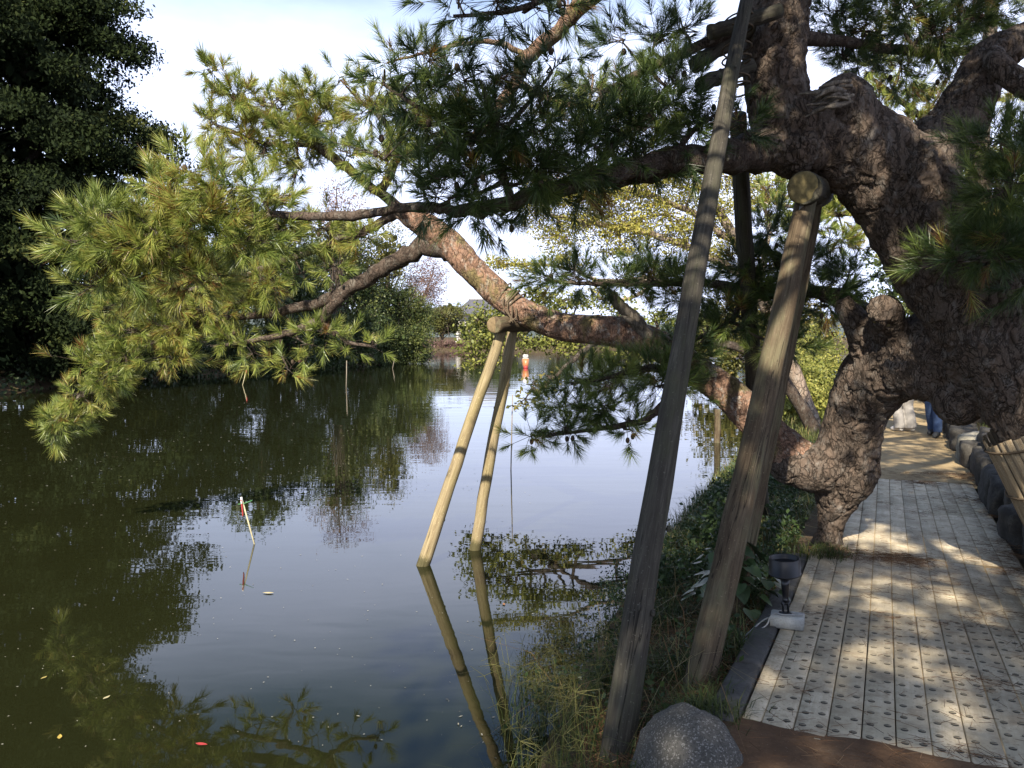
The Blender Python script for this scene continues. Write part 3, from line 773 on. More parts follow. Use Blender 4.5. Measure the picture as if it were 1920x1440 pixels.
add_blob(tr, W(1540, 880, 6.45), (0.30, 0.20, 0.19)); add_blob(tr, W(1490, 872, 6.5), (0.19, 0.18, 0.16)); add_blob(tr, W(1500, 290, 5.4), (0.2, 0.22, 0.16)); add_blob(tr, W(1440, 285, 5.42), (0.16, 0.18, 0.12))
big_wood(tr, 0.0115, 9.5, 0.020, 0.075, 70, 'trunk', M['bark'], pine)

arm = MB()
px_tube(arm, [(1545, 895, 6.56, 26), (1510, 874, 6.53, 44), (1480, 855, 6.53, 45), (1432, 806, 6.6, 36), (1370, 742, 6.7, 33), (1310, 698, 6.82, 30), (1230, 645, 6.95, 29), (1150, 622, 7.05, 29), (1060, 614, 7.18, 28), (990, 590, 7.25, 26),
              (940, 556, 7.3, 26), (890, 508, 7.35, 25), (845, 460, 7.4, 27), (795, 422, 7.4, 25), (752, 396, 7.4, 17), (735, 384, 7.38, 9)], seg=16)
big_wood(arm, 0.0105, 14, 0.009, 0.035, 90, 'limb', M['bark_arm'], pine)
# broken grey snag and the splintered knob
sn = MB(); px_tube(sn, [(1225, 640, 6.9, 12), (1190, 598, 6.85, 13), (1160, 570, 6.82, 11), (1146, 552, 6.8, 8), (1140, 545, 6.8, 2)], seg=9, jit=0.15)
px_tube(sn, [(1222, 625, 6.88, 8), (1180, 600, 6.8, 5), (1165, 592, 6.8, 2)], seg=6, jit=0.15)
sn.build('broken_snag', M['shard'], pine, smooth=True)
sh = MB()
for k in range(13):
    ax_, ay_ = 1602 - 30 * rng.random(), 152 + 40 * rng.random(); L_ = rng.uniform(28, 92); an_ = rng.normal(.42, .22)
    bx_, by_ = ax_ - L_ * math.cos(an_), ay_ + L_ * math.sin(an_) * .8; z_ = 5.10 - .10 * rng.random()
    px_tube(sh, [(ax_, ay_, z_ + .05, 2 + 2 * rng.random()), ((ax_ + bx_) / 2 + rng.normal(0, 3), (ay_ + by_) / 2 + rng.normal(-3, 3), z_ - .02, rng.uniform(2.5, 6.5)), (bx_, by_, z_ + rng.normal(0, .03), 1)], seg=5, jit=0.3, sub=4)
sh.build('splintered_wood', M['shard'], pine, smooth=True)
cs = MB(); v, q = lathe([(0.001, 0.012), (0.05, 0.012), (0.06, 0.008), (0.085, 0.012), (0.10, 0.0), (0.10, -0.04)], 22)
fw = frame_along(W(1660, 586, 5.66), W(1662, 584, 5.42)); cs.add(xf(v, fw), q); cs.build('cut_branch_face', M['wood_end2'] if 'wood_end2' in M else M['wood_end'], pine, smooth=True)

Bk, Ba = M['bark_dark'], M['bark_arm']
# near bough in the shade, running left across the picture, needles at its end tinted light as sunlit
pine_bough(pine, [[(1430, 280, 5.45, 42), (1340, 298, 5.2, 29), (1240, 306, 5.05, 24), (1150, 324, 4.9, 19), (1050, 352, 4.8, 17), (950, 384, 4.75, 15), (870, 396, 4.75, 12), (810, 388, 4.75, 10), (740, 392, 4.8, 9), (660, 404, 4.85, 9), (580, 406, 4.9, 8), (510, 402, 4.95, 7), (455, 403, 5.0, 6), (380, 412, 5, 5), (290, 440, 5, 4), (185, 450, 5, 2.5)],
                  [(1390, 292, 5.35, 24), (1300, 305, 5.2, 21), (1220, 322, 5.12, 19), (1145, 338, 5.05, 18)]],
           [(178, 432, 5.0, 52, 46, 58), (208, 482, 5.05, 66, 50, 66), (205, 410, 5, 60, 42, 60), (290, 455, 5.0, 90, 70, 130), (300, 365, 4.9, 42, 45, 40), (362, 325, 4.9, 36, 42, 34), (385, 420, 4.95, 85, 60, 110), (430, 360, 4.95, 65, 40, 56), (490, 372, 4.9, 52, 46, 50), (470, 450, 5, 70, 46, 74), (250, 520, 5.2, 80, 46, 70), (370, 515, 5.2, 80, 36, 56), (170, 535, 5.1, 50, 24, 24), (148, 458, 5, 24, 26, 12),
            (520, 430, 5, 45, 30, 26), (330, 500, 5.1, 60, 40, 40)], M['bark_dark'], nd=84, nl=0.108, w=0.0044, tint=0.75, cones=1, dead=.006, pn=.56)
# upright sprays on the same bough, shade put into a darker needle tint
pine_bough(pine, [[(960, 380, 4.74, 8), (938, 305, 4.65, 7), (926, 225, 4.6, 5), (900, 150, 4.55, 3)], [(936, 300, 4.65, 6), (860, 240, 4.6, 5), (790, 205, 4.52, 4), (722, 160, 4.5, 3)], [(930, 260, 4.62, 5), (985, 200, 4.6, 4), (1035, 135, 4.6, 3)],
                  [(1120, 328, 4.86, 8), (1150, 270, 4.9, 6), (1220, 215, 5, 4)], [(1260, 303, 5.05, 8), (1290, 255, 5.08, 5), (1340, 215, 5.1, 3)]],
           [(722, 150, 4.5, 46, 42, 24), (785, 205, 4.5, 58, 46, 40), (800, 130, 4.6, 46, 38, 24), (870, 150, 4.55, 58, 56, 46), (930, 230, 4.6, 78, 68, 90), (870, 265, 4.6, 88, 58, 90), (1000, 170, 4.6, 48, 58, 44), (1032, 125, 4.6, 38, 32, 18), (1000, 250, 4.65, 70, 58, 70), (900, 330, 4.6, 90, 44, 80), (1010, 318, 4.7, 80, 34, 64), (840, 372, 4.6, 56, 28, 36),
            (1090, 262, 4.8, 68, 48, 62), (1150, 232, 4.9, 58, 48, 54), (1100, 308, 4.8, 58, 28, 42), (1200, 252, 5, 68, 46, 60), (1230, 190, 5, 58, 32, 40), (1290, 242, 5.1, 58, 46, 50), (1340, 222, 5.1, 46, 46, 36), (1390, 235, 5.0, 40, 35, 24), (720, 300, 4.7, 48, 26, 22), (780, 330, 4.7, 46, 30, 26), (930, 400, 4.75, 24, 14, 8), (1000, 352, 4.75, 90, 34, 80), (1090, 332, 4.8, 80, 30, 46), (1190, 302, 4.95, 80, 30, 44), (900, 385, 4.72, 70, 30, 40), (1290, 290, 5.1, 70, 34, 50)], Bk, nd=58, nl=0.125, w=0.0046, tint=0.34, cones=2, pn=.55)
# hanging tips at the top edge, tinted dark as shaded; small bough by the crossbars
pine_bough(pine, [[(1420, -150, 5.3, 14), (1200, -80, 4.8, 10), (1060, -20, 4.5, 7), (960, 20, 4.35, 5), (850, 30, 4.25, 3)]],
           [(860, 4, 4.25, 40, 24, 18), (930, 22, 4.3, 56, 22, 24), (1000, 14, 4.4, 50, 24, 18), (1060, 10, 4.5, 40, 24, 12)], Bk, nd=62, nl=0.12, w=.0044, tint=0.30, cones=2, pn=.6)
pine_bough(pine, [[(1400, 55, 5.45, 12), (1320, 84, 5.3, 10), (1260, 108, 5.2, 9), (1200, 136, 5.1, 7), (1125, 176, 5.1, 4)]],
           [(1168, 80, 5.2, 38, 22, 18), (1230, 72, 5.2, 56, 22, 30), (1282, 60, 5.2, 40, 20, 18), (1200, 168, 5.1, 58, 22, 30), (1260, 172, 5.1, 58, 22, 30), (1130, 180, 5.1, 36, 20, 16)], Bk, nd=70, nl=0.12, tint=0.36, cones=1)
# upper crown beyond the limb, sunlight put into a lighter needle tint
pine_bough(pine, [[(770, 408, 7.4, 13), (712, 362, 7.3, 9), (650, 316, 7.3, 9), (590, 270, 7.2, 8), (530, 232, 7.2, 6), (450, 190, 7.2, 4), (385, 150, 7.2, 3)], [(712, 362, 7.3, 9), (742, 295, 7.3, 8), (722, 232, 7.2, 6), (690, 200, 7.2, 4)], [(742, 300, 7.3, 7), (800, 260, 7.2, 5), (850, 240, 7.1, 3)], [(590, 270, 7.2, 5), (500, 270, 7.2, 4), (400, 232, 7.2, 2.5)]],
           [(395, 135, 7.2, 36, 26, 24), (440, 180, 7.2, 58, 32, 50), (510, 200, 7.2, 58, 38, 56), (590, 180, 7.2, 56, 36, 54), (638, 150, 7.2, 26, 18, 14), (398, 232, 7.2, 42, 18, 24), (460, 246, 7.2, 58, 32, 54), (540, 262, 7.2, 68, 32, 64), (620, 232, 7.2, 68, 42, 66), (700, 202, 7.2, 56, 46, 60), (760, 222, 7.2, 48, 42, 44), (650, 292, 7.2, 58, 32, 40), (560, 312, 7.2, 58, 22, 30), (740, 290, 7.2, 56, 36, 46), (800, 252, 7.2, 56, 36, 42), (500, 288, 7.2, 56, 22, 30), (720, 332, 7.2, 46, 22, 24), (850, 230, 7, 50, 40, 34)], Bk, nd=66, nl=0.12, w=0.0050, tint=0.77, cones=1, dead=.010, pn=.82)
pine_bough(pine, [[(1250, -150, 6.0, 20), (1110, -10, 6.2, 17), (1045, 58, 6.4, 15), (988, 108, 6.6, 14), (966, 152, 6.7, 12), (930, 210, 6.8, 10), (880, 270, 7, 8)], [(990, 105, 6.58, 6), (940, 82, 6.6, 5), (880, 80, 6.6, 4), (800, 98, 6.6, 3), (725, 118, 6.6, 2)], [(966, 152, 6.7, 8), (1040, 190, 6.6, 6), (1120, 200, 6.5, 4)]],
           [(1090, 182, 6.5, 48, 36, 34), (1050, 222, 6.6, 46, 34, 30), (1112, 140, 6.5, 28, 20, 12), (800, 95, 6.6, 38, 16, 14), (748, 110, 6.6, 28, 15, 11), (862, 78, 6.6, 28, 14, 9), (1150, 215, 6.4, 48, 38, 34), (1065, 10, 6.3, 40, 20, 14), (1020, 175, 6.6, 40, 24, 18)], M['bark_arm'], nd=62, nl=0.115, w=0.004, tint=0.62)
# lower-left foliage, needles tinted light as sunlit
pine_bough(pine, [[(848, 468, 7.4, 20), (798, 462, 7.42, 17), (740, 490, 7.5, 16), (680, 527, 7.6, 14), (620, 562, 7.7, 12), (540, 582, 7.8, 9), (470, 592, 7.85, 7), (400, 602, 7.9, 6), (320, 628, 7.95, 5), (250, 662, 8, 4), (180, 712, 8, 3.5), (120, 772, 8, 3), (85, 808, 8, 2)],
                  [(790, 412, 7.42, 12), (745, 402, 7.5, 9), (690, 430, 7.55, 8), (620, 456, 7.6, 8), (550, 482, 7.7, 7), (490, 505, 7.7, 6), (420, 530, 7.8, 5), (340, 546, 7.8, 4), (250, 562, 7.85, 3)],
                  [(640, 555, 7.68, 12), (600, 600, 7.75, 10), (545, 622, 7.8, 7), (490, 636, 7.8, 5), (400, 650, 7.9, 3)], [(600, 600, 7.75, 6), (650, 640, 7.75, 4), (700, 650, 7.7, 2.5)]],
           [(92, 808, 8, 34, 22, 30), (124, 782, 8, 44, 26, 40), (150, 742, 8, 44, 24, 36), (200, 702, 8, 50, 26, 46), (175, 676, 8, 38, 16, 24), (250, 666, 8, 58, 28, 54), (320, 662, 8, 50, 24, 42), (260, 622, 7.9, 58, 28, 54), (330, 612, 7.9, 58, 33, 64), (230, 576, 7.9, 58, 28, 54), (300, 572, 7.9, 68, 33, 70), (380, 582, 7.9, 68, 33, 70), (450, 562, 7.8, 58, 33, 56), (400, 522, 7.8, 68, 33, 56), (500, 532, 7.7, 58, 33, 50), (560, 515, 7.7, 50, 30, 26), (620, 500, 7.6, 40, 24, 18),
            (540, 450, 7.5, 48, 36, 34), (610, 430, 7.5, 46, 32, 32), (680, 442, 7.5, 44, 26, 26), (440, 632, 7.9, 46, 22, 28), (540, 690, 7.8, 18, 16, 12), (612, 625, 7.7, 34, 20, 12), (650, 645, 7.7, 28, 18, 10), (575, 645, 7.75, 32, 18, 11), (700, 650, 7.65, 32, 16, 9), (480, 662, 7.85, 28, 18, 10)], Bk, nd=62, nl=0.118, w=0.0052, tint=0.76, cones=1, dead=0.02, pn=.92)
# dark foliage low behind the poles and the sprays hanging over the water
pine_bough(pine, [[(1640, 600, 6.1, 20), (1580, 560, 6.25, 15), (1500, 545, 6.4, 12), (1400, 540, 6.5, 10), (1300, 532, 6.6, 8), (1200, 532, 6.7, 6), (1100, 532, 6.8, 4), (1020, 524, 6.8, 3)], [(1500, 545, 6.4, 9), (1450, 480, 6.4, 6), (1420, 440, 6.4, 3)], [(1400, 540, 6.5, 7), (1370, 600, 6.5, 5), (1300, 640, 6.5, 3)]],
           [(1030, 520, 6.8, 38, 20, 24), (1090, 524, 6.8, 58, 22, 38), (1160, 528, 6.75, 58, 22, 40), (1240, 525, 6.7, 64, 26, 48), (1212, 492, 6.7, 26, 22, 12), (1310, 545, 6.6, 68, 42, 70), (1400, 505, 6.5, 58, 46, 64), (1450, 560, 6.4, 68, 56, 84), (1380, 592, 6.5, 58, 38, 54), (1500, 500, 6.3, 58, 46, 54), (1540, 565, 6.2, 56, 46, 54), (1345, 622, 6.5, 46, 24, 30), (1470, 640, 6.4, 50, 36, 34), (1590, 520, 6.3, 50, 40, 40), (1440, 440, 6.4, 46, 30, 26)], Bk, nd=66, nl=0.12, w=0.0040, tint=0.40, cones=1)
pine_bough(pine, [[(1330, 712, 6.75, 12), (1290, 705, 6.5, 9), (1245, 756, 6.3, 8), (1205, 788, 6.25, 7), (1140, 802, 6.2, 5), (1040, 815, 6.2, 2.5)], [(1260, 690, 6.6, 7), (1210, 690, 6.45, 6), (1130, 710, 6.3, 4), (1070, 720, 6.3, 2.5)]],
           [(995, 815, 6.2, 34, 14, 14), (1060, 806, 6.2, 48, 20, 30), (1130, 766, 6.2, 48, 32, 42), (1060, 762, 6.2, 40, 26, 28), (1160, 708, 6.3, 54, 26, 40), (1228, 694, 6.4, 46, 22, 32), (1240, 722, 6.4, 42, 32, 34), (1090, 712, 6.3, 42, 26, 26), (1180, 806, 6.2, 38, 18, 20), (1290, 660, 6.5, 46, 36, 34)], Bk, nd=66, nl=0.12, w=0.004, tint=0.50, cones=2)
# right-hand foliage: near sprays in front of the trunk, dark roof at the top right
pine_bough(pine, [[(2120, 300, 5.0, 14), (2000, 330, 4.9, 9), (1930, 350, 4.8, 7), (1865, 370, 4.7, 4)], [(2120, 420, 5.0, 12), (2000, 470, 4.9, 8), (1900, 484, 4.75, 5), (1800, 492, 4.7, 3)]],
           [(1875, 268, 4.8, 46, 46, 44), (1885, 360, 4.7, 56, 46, 56), (1850, 475, 4.7, 76, 30, 54), (1795, 488, 4.75, 46, 20, 22), (1895, 440, 4.7, 50, 36, 40), (1930, 520, 4.8, 50, 30, 30), (1935, 300, 4.8, 50, 60, 50), (2000, 420, 4.8, 70, 60, 60)], Bk, nd=72, nl=0.125, tint=0.42)
pine_bough(pine, [[(1480, 68, 5.5, 16), (1600, 80, 5.8, 10), (1700, 96, 6, 9), (1790, 100, 6.2, 8), (1900, 70, 6.3, 5)], [(1700, 96, 6, 6), (1760, 40, 6.1, 5), (1820, -30, 6.1, 3)]],
           [(1560, 30, 5.9, 48, 28, 38), (1620, 58, 5.9, 58, 28, 50), (1680, 28, 6, 68, 33, 64), (1740, 70, 6.1, 58, 33, 58), (1580, 105, 5.9, 36, 14, 18), (1800, 40, 6.2, 68, 38, 70), (1870, 28, 6.3, 58, 38, 54), (1700, 132, 6, 46, 16, 22), (1770, 135, 6.1, 40, 20, 24), (1640, 112, 5.9, 36, 14, 16), (1680, -60, 6, 120, 40, 90), (1850, -50, 6.1, 120, 50, 90)], Bk, nd=60, nl=0.12, w=0.004, tint=0.42, cones=2)
# unseen boughs added overhead and behind the camera to shade boardwalk and trunk
SUNV = np.array(sun_to)
GAPS = [(W(1560, 885, 6.3), .50), (W(1690, 450, 5.2), .45), (G(1760, 1250, .35), .30), (G(1745, 1008, .32), .32), (W(1330, 490, 4.6), .30), (G(1880, 1020, .32), .25), (W(1640, 700, 6.1), .4), (W(1380, 750, 6.6), .45), (W(1760, 290, 5.4), .36)]  # openings left along sun rays so that these spots are lit
def shade_bough(line, boxes, n, seed):
    pads = []
    r_ = np.random.default_rng(seed)
    for (x0, x1, y0, y1, z0, z1, k) in boxes:
        for _ in range(k):
            q = (r_.uniform(x0, x1), r_.uniform(y0, y1), r_.uniform(z0, z1), r_.uniform(.35, .6), r_.uniform(.35, .6), r_.uniform(.14, .24), n)
            if all(np.linalg.norm(np.cross(np.array(q[:3]) - g_, SUNV)) > r__ for g_, r__ in GAPS): pads.append(q)
    return pine_bough(pine, line, pads, M['bark'], nd=34, nl=0.15, w=0.011, tint=0.45, world=True, seg=7)
shade_bough([[(1.7, 5.4, 5.0, .16), (1.2, 4.2, 5.2, .13), (0.6, 3.0, 5.0, .09), (-0.2, 2.2, 4.8, .06), (-1.1, 1.8, 4.7, .03)], [(1.2, 4.2, 5.2, .1), (2.2, 2.8, 5.1, .08), (3.2, 1.8, 5.2, .04)]],
            [(-1.3, 3.4, 1.4, 3.2, 4.1, 5.2, 34)], 26, 1)
shade_bough([[(1.6, 5.3, 6.0, .15), (1.2, 3.5, 6.6, .13), (0.9, 1.2, 6.9, .11), (0.7, -1.2, 6.8, .08), (0.5, -3.4, 6.5, .05), (0.4, -5.5, 6.2, .03)], [(0.9, 1.2, 6.9, .09), (2.2, -0.4, 6.8, .07), (3.4, -2.0, 6.5, .04)], [(0.8, 0, 6.9, .08), (-0.4, -1.2, 6.6, .05), (-1.2, -2.4, 6.3, .03)], [(2.2, -.4, 6.8, .06), (3.2, 1.0, 6.6, .04), (4.6, 1.6, 6.3, .03)]],
            [(-3.0, 0, -6.5, -1.2, 5.4, 7.0, 40), (-1.3, 4.2, -6.5, 1.2, 5.4, 7.4, 150), (-2.4, 1.6, -6.0, 0.0, 5.8, 7.6, 130), (0.2, 3.2, -0.5, 3.4, 5.3, 6.8, 66), (2.8, 5.6, 2.5, 6.6, 6.0, 7.6, 40), (3.4, 6.0, -3, 3.0, 5.0, 7.2, 30)], 28, 2)

# ------------------------------------------------------------------ second pine, in the sun behind the path
b2 = np.array([7.6, 13.2, float(ground_z([7.6], [13.2])[0]) - 0.1])
pine2 = empty('pine_tree', b2, 'sunlit pine standing behind the great trunk on the landward side of the path', 'tree')
tb = MB(); add_tube(tb, [b2, b2 + (0.1, -.1, 1.2), b2 + (-.2, -.2, 2.6), b2 + (-.5, -.4, 4.2), b2 + (-.4, -.4, 6.0), b2 + (-.2, -.2, 8)], [.26, .2, .17, .14, .10, .03], seg=12, sub=5, jit=.05)
tb.build('trunk', M['bark'], pine2, smooth=True)
pine_bough(pine2, [[(1800, 430, 13, 10), (1720, 410, 12.5, 7), (1620, 400, 12.2, 6), (1540, 400, 12, 4), (1450, 380, 12, 3)], [(1805, 280, 13, 9), (1740, 230, 12.6, 7), (1690, 190, 12.2, 5), (1640, 150, 12, 3)], [(1800, 350, 13, 8), (1870, 300, 12.6, 6), (1930, 290, 12.4, 4)]],
           [(1640, 122, 12, 46, 22, 44), (1690, 172, 12, 56, 26, 54), (1650, 192, 12, 46, 18, 40), (1760, 192, 12.5, 56, 36, 60), (1720, 232, 12, 36, 20, 28), (1560, 402, 12, 58, 22, 54), (1500, 432, 12, 58, 22, 48), (1440, 352, 12, 48, 22, 40), (1470, 392, 12, 58, 22, 48), (1600, 372, 12, 46, 22, 40), (1580, 450, 12, 46, 26, 44), (1840, 300, 12.5, 50, 46, 44), (1910, 300, 12.4, 50, 46, 44), (1700, 60, 12.5, 80, 40, 54), (1810, 80, 12.5, 80, 40, 54), (1900, 180, 12.5, 60, 50, 50), (1540, 340, 12, 46, 20, 34), (1660, 440, 12, 60, 30, 44), (1880, 420, 12.4, 80, 50, 54)],
           M['bark_dark'], nd=40, nl=0.15, w=0.010, tint=0.78)

# ------------------------------------------------------------------ leafy trees
def leaves(mb, P, size, tint, up=0.5, droop=0.0):
    P = np.asarray(P, float); m = len(P)
    if not m: return
    n = unit(rng.normal(0, 1, (m, 3)) + np.array([0, 0, up])); u, v = perp(n); a = rng.random(m) * 2 * math.pi
    d = np.cos(a)[:, None] * u + np.sin(a)[:, None] * v; s = np.cross(n, d); d[:, 2] -= droop
    L = (size * rng.uniform(0.6, 1.25, m))[:, None]
    q = np.stack([P - d * L * .5, P + s * L * .30, P + d * L * .55, P - s * L * .30], 1).reshape(-1, 3)
    mb.add(q, np.arange(m * 4).reshape(-1, 4), np.repeat(np.clip(tint, 0, 1), 4))
def clump_leaves(mb, C, per, rc, size, tint=0.5, var=0.16, up=0.5, droop=0.0, flat=0.7):
    C = np.asarray(C, float); own = np.repeat(np.arange(len(C)), per)
    off = rng.normal(0, 1, (len(own), 3)) * rc * np.array([.55, .55, .55 * flat])
    ct = tint + rng.normal(0, var, len(C))
    leaves(mb, C[own] + off, size, ct[own] + rng.normal(0, 0.12, len(own)), up, droop)
def shell(ells, n, seed, thick=0.35):
    ells = np.asarray(ells, float); wts = ells[:, 3] * ells[:, 5] + ells[:, 4] * ells[:, 5]; wts = wts / wts.sum()
    k = rng.choice(len(ells), n, p=wts); d = unit(rng.normal(0, 1, (n, 3)))
    rad = (1 - thick * rng.random(n) ** 1.5) * (1 + 0.55 * fbm(d * 1.8 + k[:, None] * 7.7, seed) + 0.3 * fbm(d * 5 + k[:, None] * 3.1, seed + 4))
    return ells[k, :3] + d * rad[:, None] * ells[k, 3:6]
def leafy_tree(name, label, cat, base, ells, n, per, rc, size, leaf, bark='bark_dark', tr=0.2, tint=0.5, group=None, seed=1, up=0.5, limbs=6, droop=0.0, thick=0.35, crown='crown', flat=0.7):
    base = np.asarray(base, float)
    t_ = empty(name, base, label, cat, group)
    E = np.asarray(ells, float); top = E[np.argmax(E[:, 2])]
    w = MB(); mid = (base + top[:3]) / 2 + rng.normal(0, .15, 3) * (1, 1, 0)
    add_tube(w, [base - (0, 0, .3), base + (mid - base) * .4, mid, top[:3], top[:3] + (0, 0, top[5] * .6)], [tr * 1.3, tr, tr * .8, tr * .45, tr * .12], seg=9, sub=4, jit=.05)
    C = shell(E, n, seed, thick)
    for k in range(limbs * len(E)):
        c = C[rng.integers(0, len(C))]; f = rng.uniform(.25, .85); q0 = base + (mid - base) * f * 1.2 if f < .6 else mid + (top[:3] - mid) * (f - .5) * 1.6
        m_ = (q0 + c) / 2 + (0, 0, .12 * np.linalg.norm(c - q0)); add_tube(w, [q0, m_, c], [tr * .32, tr * .2, tr * .05], seg=5, sub=3, jit=.08)
    w.build('trunk', M[bark], t_, smooth=True)
    m = MB(); clump_leaves(m, C, per, rc, size, tint, up=up, droop=droop, flat=flat)
    k_ = rng.choice(len(E), max(30, n // 2)); dd_ = unit(rng.normal(0, 1, (len(k_), 3))) * (.15 + .55 * rng.random((len(k_), 1)) ** .6)
    if thick < .6: leaves(m, np.repeat(E[k_, :3] + dd_ * E[k_, 3:6], 3, 0) + rng.normal(0, rc * .4, (len(k_) * 3, 3)), size * 3.4, np.full(len(k_) * 3, tint * .7), .2)
    m.build(crown, M[leaf], t_)
    return t_
def gz1(x, y): return float(ground_z([x], [y])[0])
def conifer(label, x, y, H, R, n, seed, group):
    z0 = gz1(x, y); t_ = empty('conifer', (x, y, z0), label, 'tree', group)
    w = MB(); add_tube(w, [(x, y, z0 - .3), (x, y, z0 + H * .3), (x, y, z0 + H * .7), (x, y, z0 + H)], [.5, .4, .2, .03], seg=10, jit=.04)
    nb = max(120, n // 30); bh = (np.arange(nb) + rng.random(nb)) / nb; ba = rng.random(nb) * 2 * math.pi
    br = R * (1 - bh ** 1.9) * np.where(bh < .10, .6 + bh * 4, 1.0) * rng.uniform(.68, 1.12, nb) * (1 + .5 * fbm(np.stack([np.cos(ba) * 1.4, np.sin(ba) * 1.4, bh * 8], -1), seed)) + .35
    own_ = rng.integers(0, nb, n); tt_ = .22 + .78 * rng.random(n) ** .6; rr = br[own_] * tt_; a = ba[own_] + rng.normal(0, .13, n) * (1.2 - .5 * tt_)
    hgt_ = 0.4 + bh[own_] * (H - .6) - .16 * rr * tt_ + rng.normal(0, .14, n)
    C = np.stack([x + rr * np.cos(a), y + rr * np.sin(a), z0 + np.maximum(hgt_, .1)], -1); btint = rng.normal(0, .16, nb)[own_]
    for k in range(70):
        c = C[rng.integers(0, n)]; add_tube(w, [(x, y, c[2] - .5), ((x + c[0]) / 2, (y + c[1]) / 2, c[2] + .15), c], [.09, .06, .015], seg=5, sub=3)
    w.build('trunk', M['bark_dark'], t_, smooth=True)
    m = MB(); own = np.repeat(np.arange(n), 26 if n > 5000 else 20); off = rng.normal(0, 1, (len(own), 3)) * (.24, .24, .17)
    tt = .42 + btint + rng.normal(0, .12, n)
    core = rng.random(n // 3); ca = rng.random(n // 3) * 6.283; cr = R * (1 - core ** 1.9) * .55 * rng.random(n // 3) ** .5; leaves(m, np.stack([x + cr * np.cos(ca), y + cr * np.sin(ca), z0 + .3 + core * (H - 1.5)], -1), .75, np.full(n // 3, .2), .2, .3)
    leaves(m, C[own] + off, .165 if n > 5000 else .3, tt[own] + rng.normal(0, .12, len(own)), .2, .35)
    m.build('crown', M['conifer'], t_)
    return t_
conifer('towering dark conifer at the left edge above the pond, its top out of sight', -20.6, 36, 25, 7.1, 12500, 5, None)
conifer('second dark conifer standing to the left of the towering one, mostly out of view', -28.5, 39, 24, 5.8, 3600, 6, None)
conifer('unseen dark conifer added on the near left shore to shade the towering one', -25.2, 24.5, 22, 5.6, 3600, 8, None)  # out-of-view tree added to cast shade on the towering conifer

def on(px, Y, dx=0.0): x = (px - 960) / FPX * Y + dx; return np.array([x, Y, gz1(x, Y)])
def zpx(py, Y): return CAM_Z + (HORIZON - py) / FPX * Y
gl = 'trees along the left shore'
def bank_tree(label, px, Y, top, wpx, leaf, tint, n, seed, bx=None, per=26, rc=.6, size=.20, low=None, tr=None, cat='tree', lobes=3, thick=.4, group=gl, name='broadleaf_tree', crown='crown'):
    x = (px - 960) / FPX * Y; zt = zpx(top, Y); r = wpx / FPX * Y / 2; lo = zpx(low, Y) if low else zt * .22
    ells = [(x, Y, (zt + lo) / 2, r * .8, r * .8, (zt - lo) / 2)]
    for k in range(lobes):
        a = k * 2.4 + seed; ells.append((x + math.cos(a) * r * .5, Y + math.sin(a) * r * .5, lo + (zt - lo) * (.3 + .25 * (k % 3)), r * .6, r * .6, (zt - lo) * .3))
    ells.append((x, Y - .4, .55, r * .95, r * .8, .75))
    bxx = x if bx is None else bx; base = np.array([bxx, Y + .3, max(0.05, gz1(bxx, Y + .3))])
    return leafy_tree(name, label, cat, base, ells, n, per, rc, size, leaf, tr=(.05 * zt / 2 + .06) if tr is None else tr, tint=tint, seed=seed, group=group, thick=thick, crown=crown)
bank_tree('dark evergreen tree next to the towering conifer on the left shore', 385, 50, 430, 210, 'broad', .32, 620, 11, bx=-18.6, rc=.7)
bank_tree('dark green tree with a rounded top behind the pine sprays on the left shore', 520, 58, 408, 210, 'broad', .52, 640, 12, bx=-16.4, rc=.7)
bank_tree('mid green tree with a broad crown left of the bent pine limb', 625, 66, 425, 190, 'broad', .74, 640, 13, bx=-13.8, rc=.75)
bank_tree('olive green tree just behind the lower end of the bent limb', 700, 73, 440, 130, 'broad_warm', .5, 460, 14, bx=-11.6, rc=.7)
bank_tree('half bare purple brown tree on the point of the left shore', 790, 75.5, 492, 130, 'purple', .55, 620, 15, bx=-10.4, per=20, rc=.5, size=.13, low=600, thick=.7, tr=.13)
bank_tree('thin reddish tree with sparse leaves showing above the evergreens', 640, 62, 345, 130, 'purple', .55, 240, 16, bx=-13.2, per=12, rc=.45, size=.13, low=440, thick=.8, tr=.10)
bank_tree('dense round green tree hanging over the water at the point', 772, 71.5, 540, 96, 'broad', .8, 520, 17, bx=-9.55, per=30, rc=.45, size=.16, low=684, lobes=4)
gs = 'shrubs overhanging the water along the left shore'
for k, (px, Y, tp, wp, ti, lab) in enumerate([(335, 45, 600, 130, .22, 'dark shrub under the big conifer at the left shoreline'), (440, 49.5, 590, 140, .3, 'dark overhanging shrub right of the shaded conifer base'), (535, 53, 585, 130, .38, 'green overhanging shrub below the hanging pine tips'), (610, 58, 590, 110, .45, 'leafy shrub leaning over the water below the mossy bough'), (680, 64, 585, 110, .55, 'bright green shrub halfway to the point of the left shore'), (725, 69, 600, 80, .68, 'light green shrub beside the round tree at the point'), (240, 41, 560, 160, .18, 'deep shaded shrub at the foot of the towering conifer'), (120, 38, 580, 190, .16, 'nearly black shrub at the far left of the shoreline')]):
    x = (px - 960) / FPX * Y
    # rooted on the bank, leaning out
    bx = x
    while pond_sd(np.array([bx]), np.array([Y]))[0] < .3 and bx > -40: bx -= .2
    bank_tree(lab, px, Y, tp, wp, 'broad', ti, 300, 30 + k, bx=bx, per=26, rc=.42, size=.15, low=HORIZON + CAM_Z / Y * FPX + 2, cat='shrub', group=gs, name='waterside_shrub', crown='foliage')

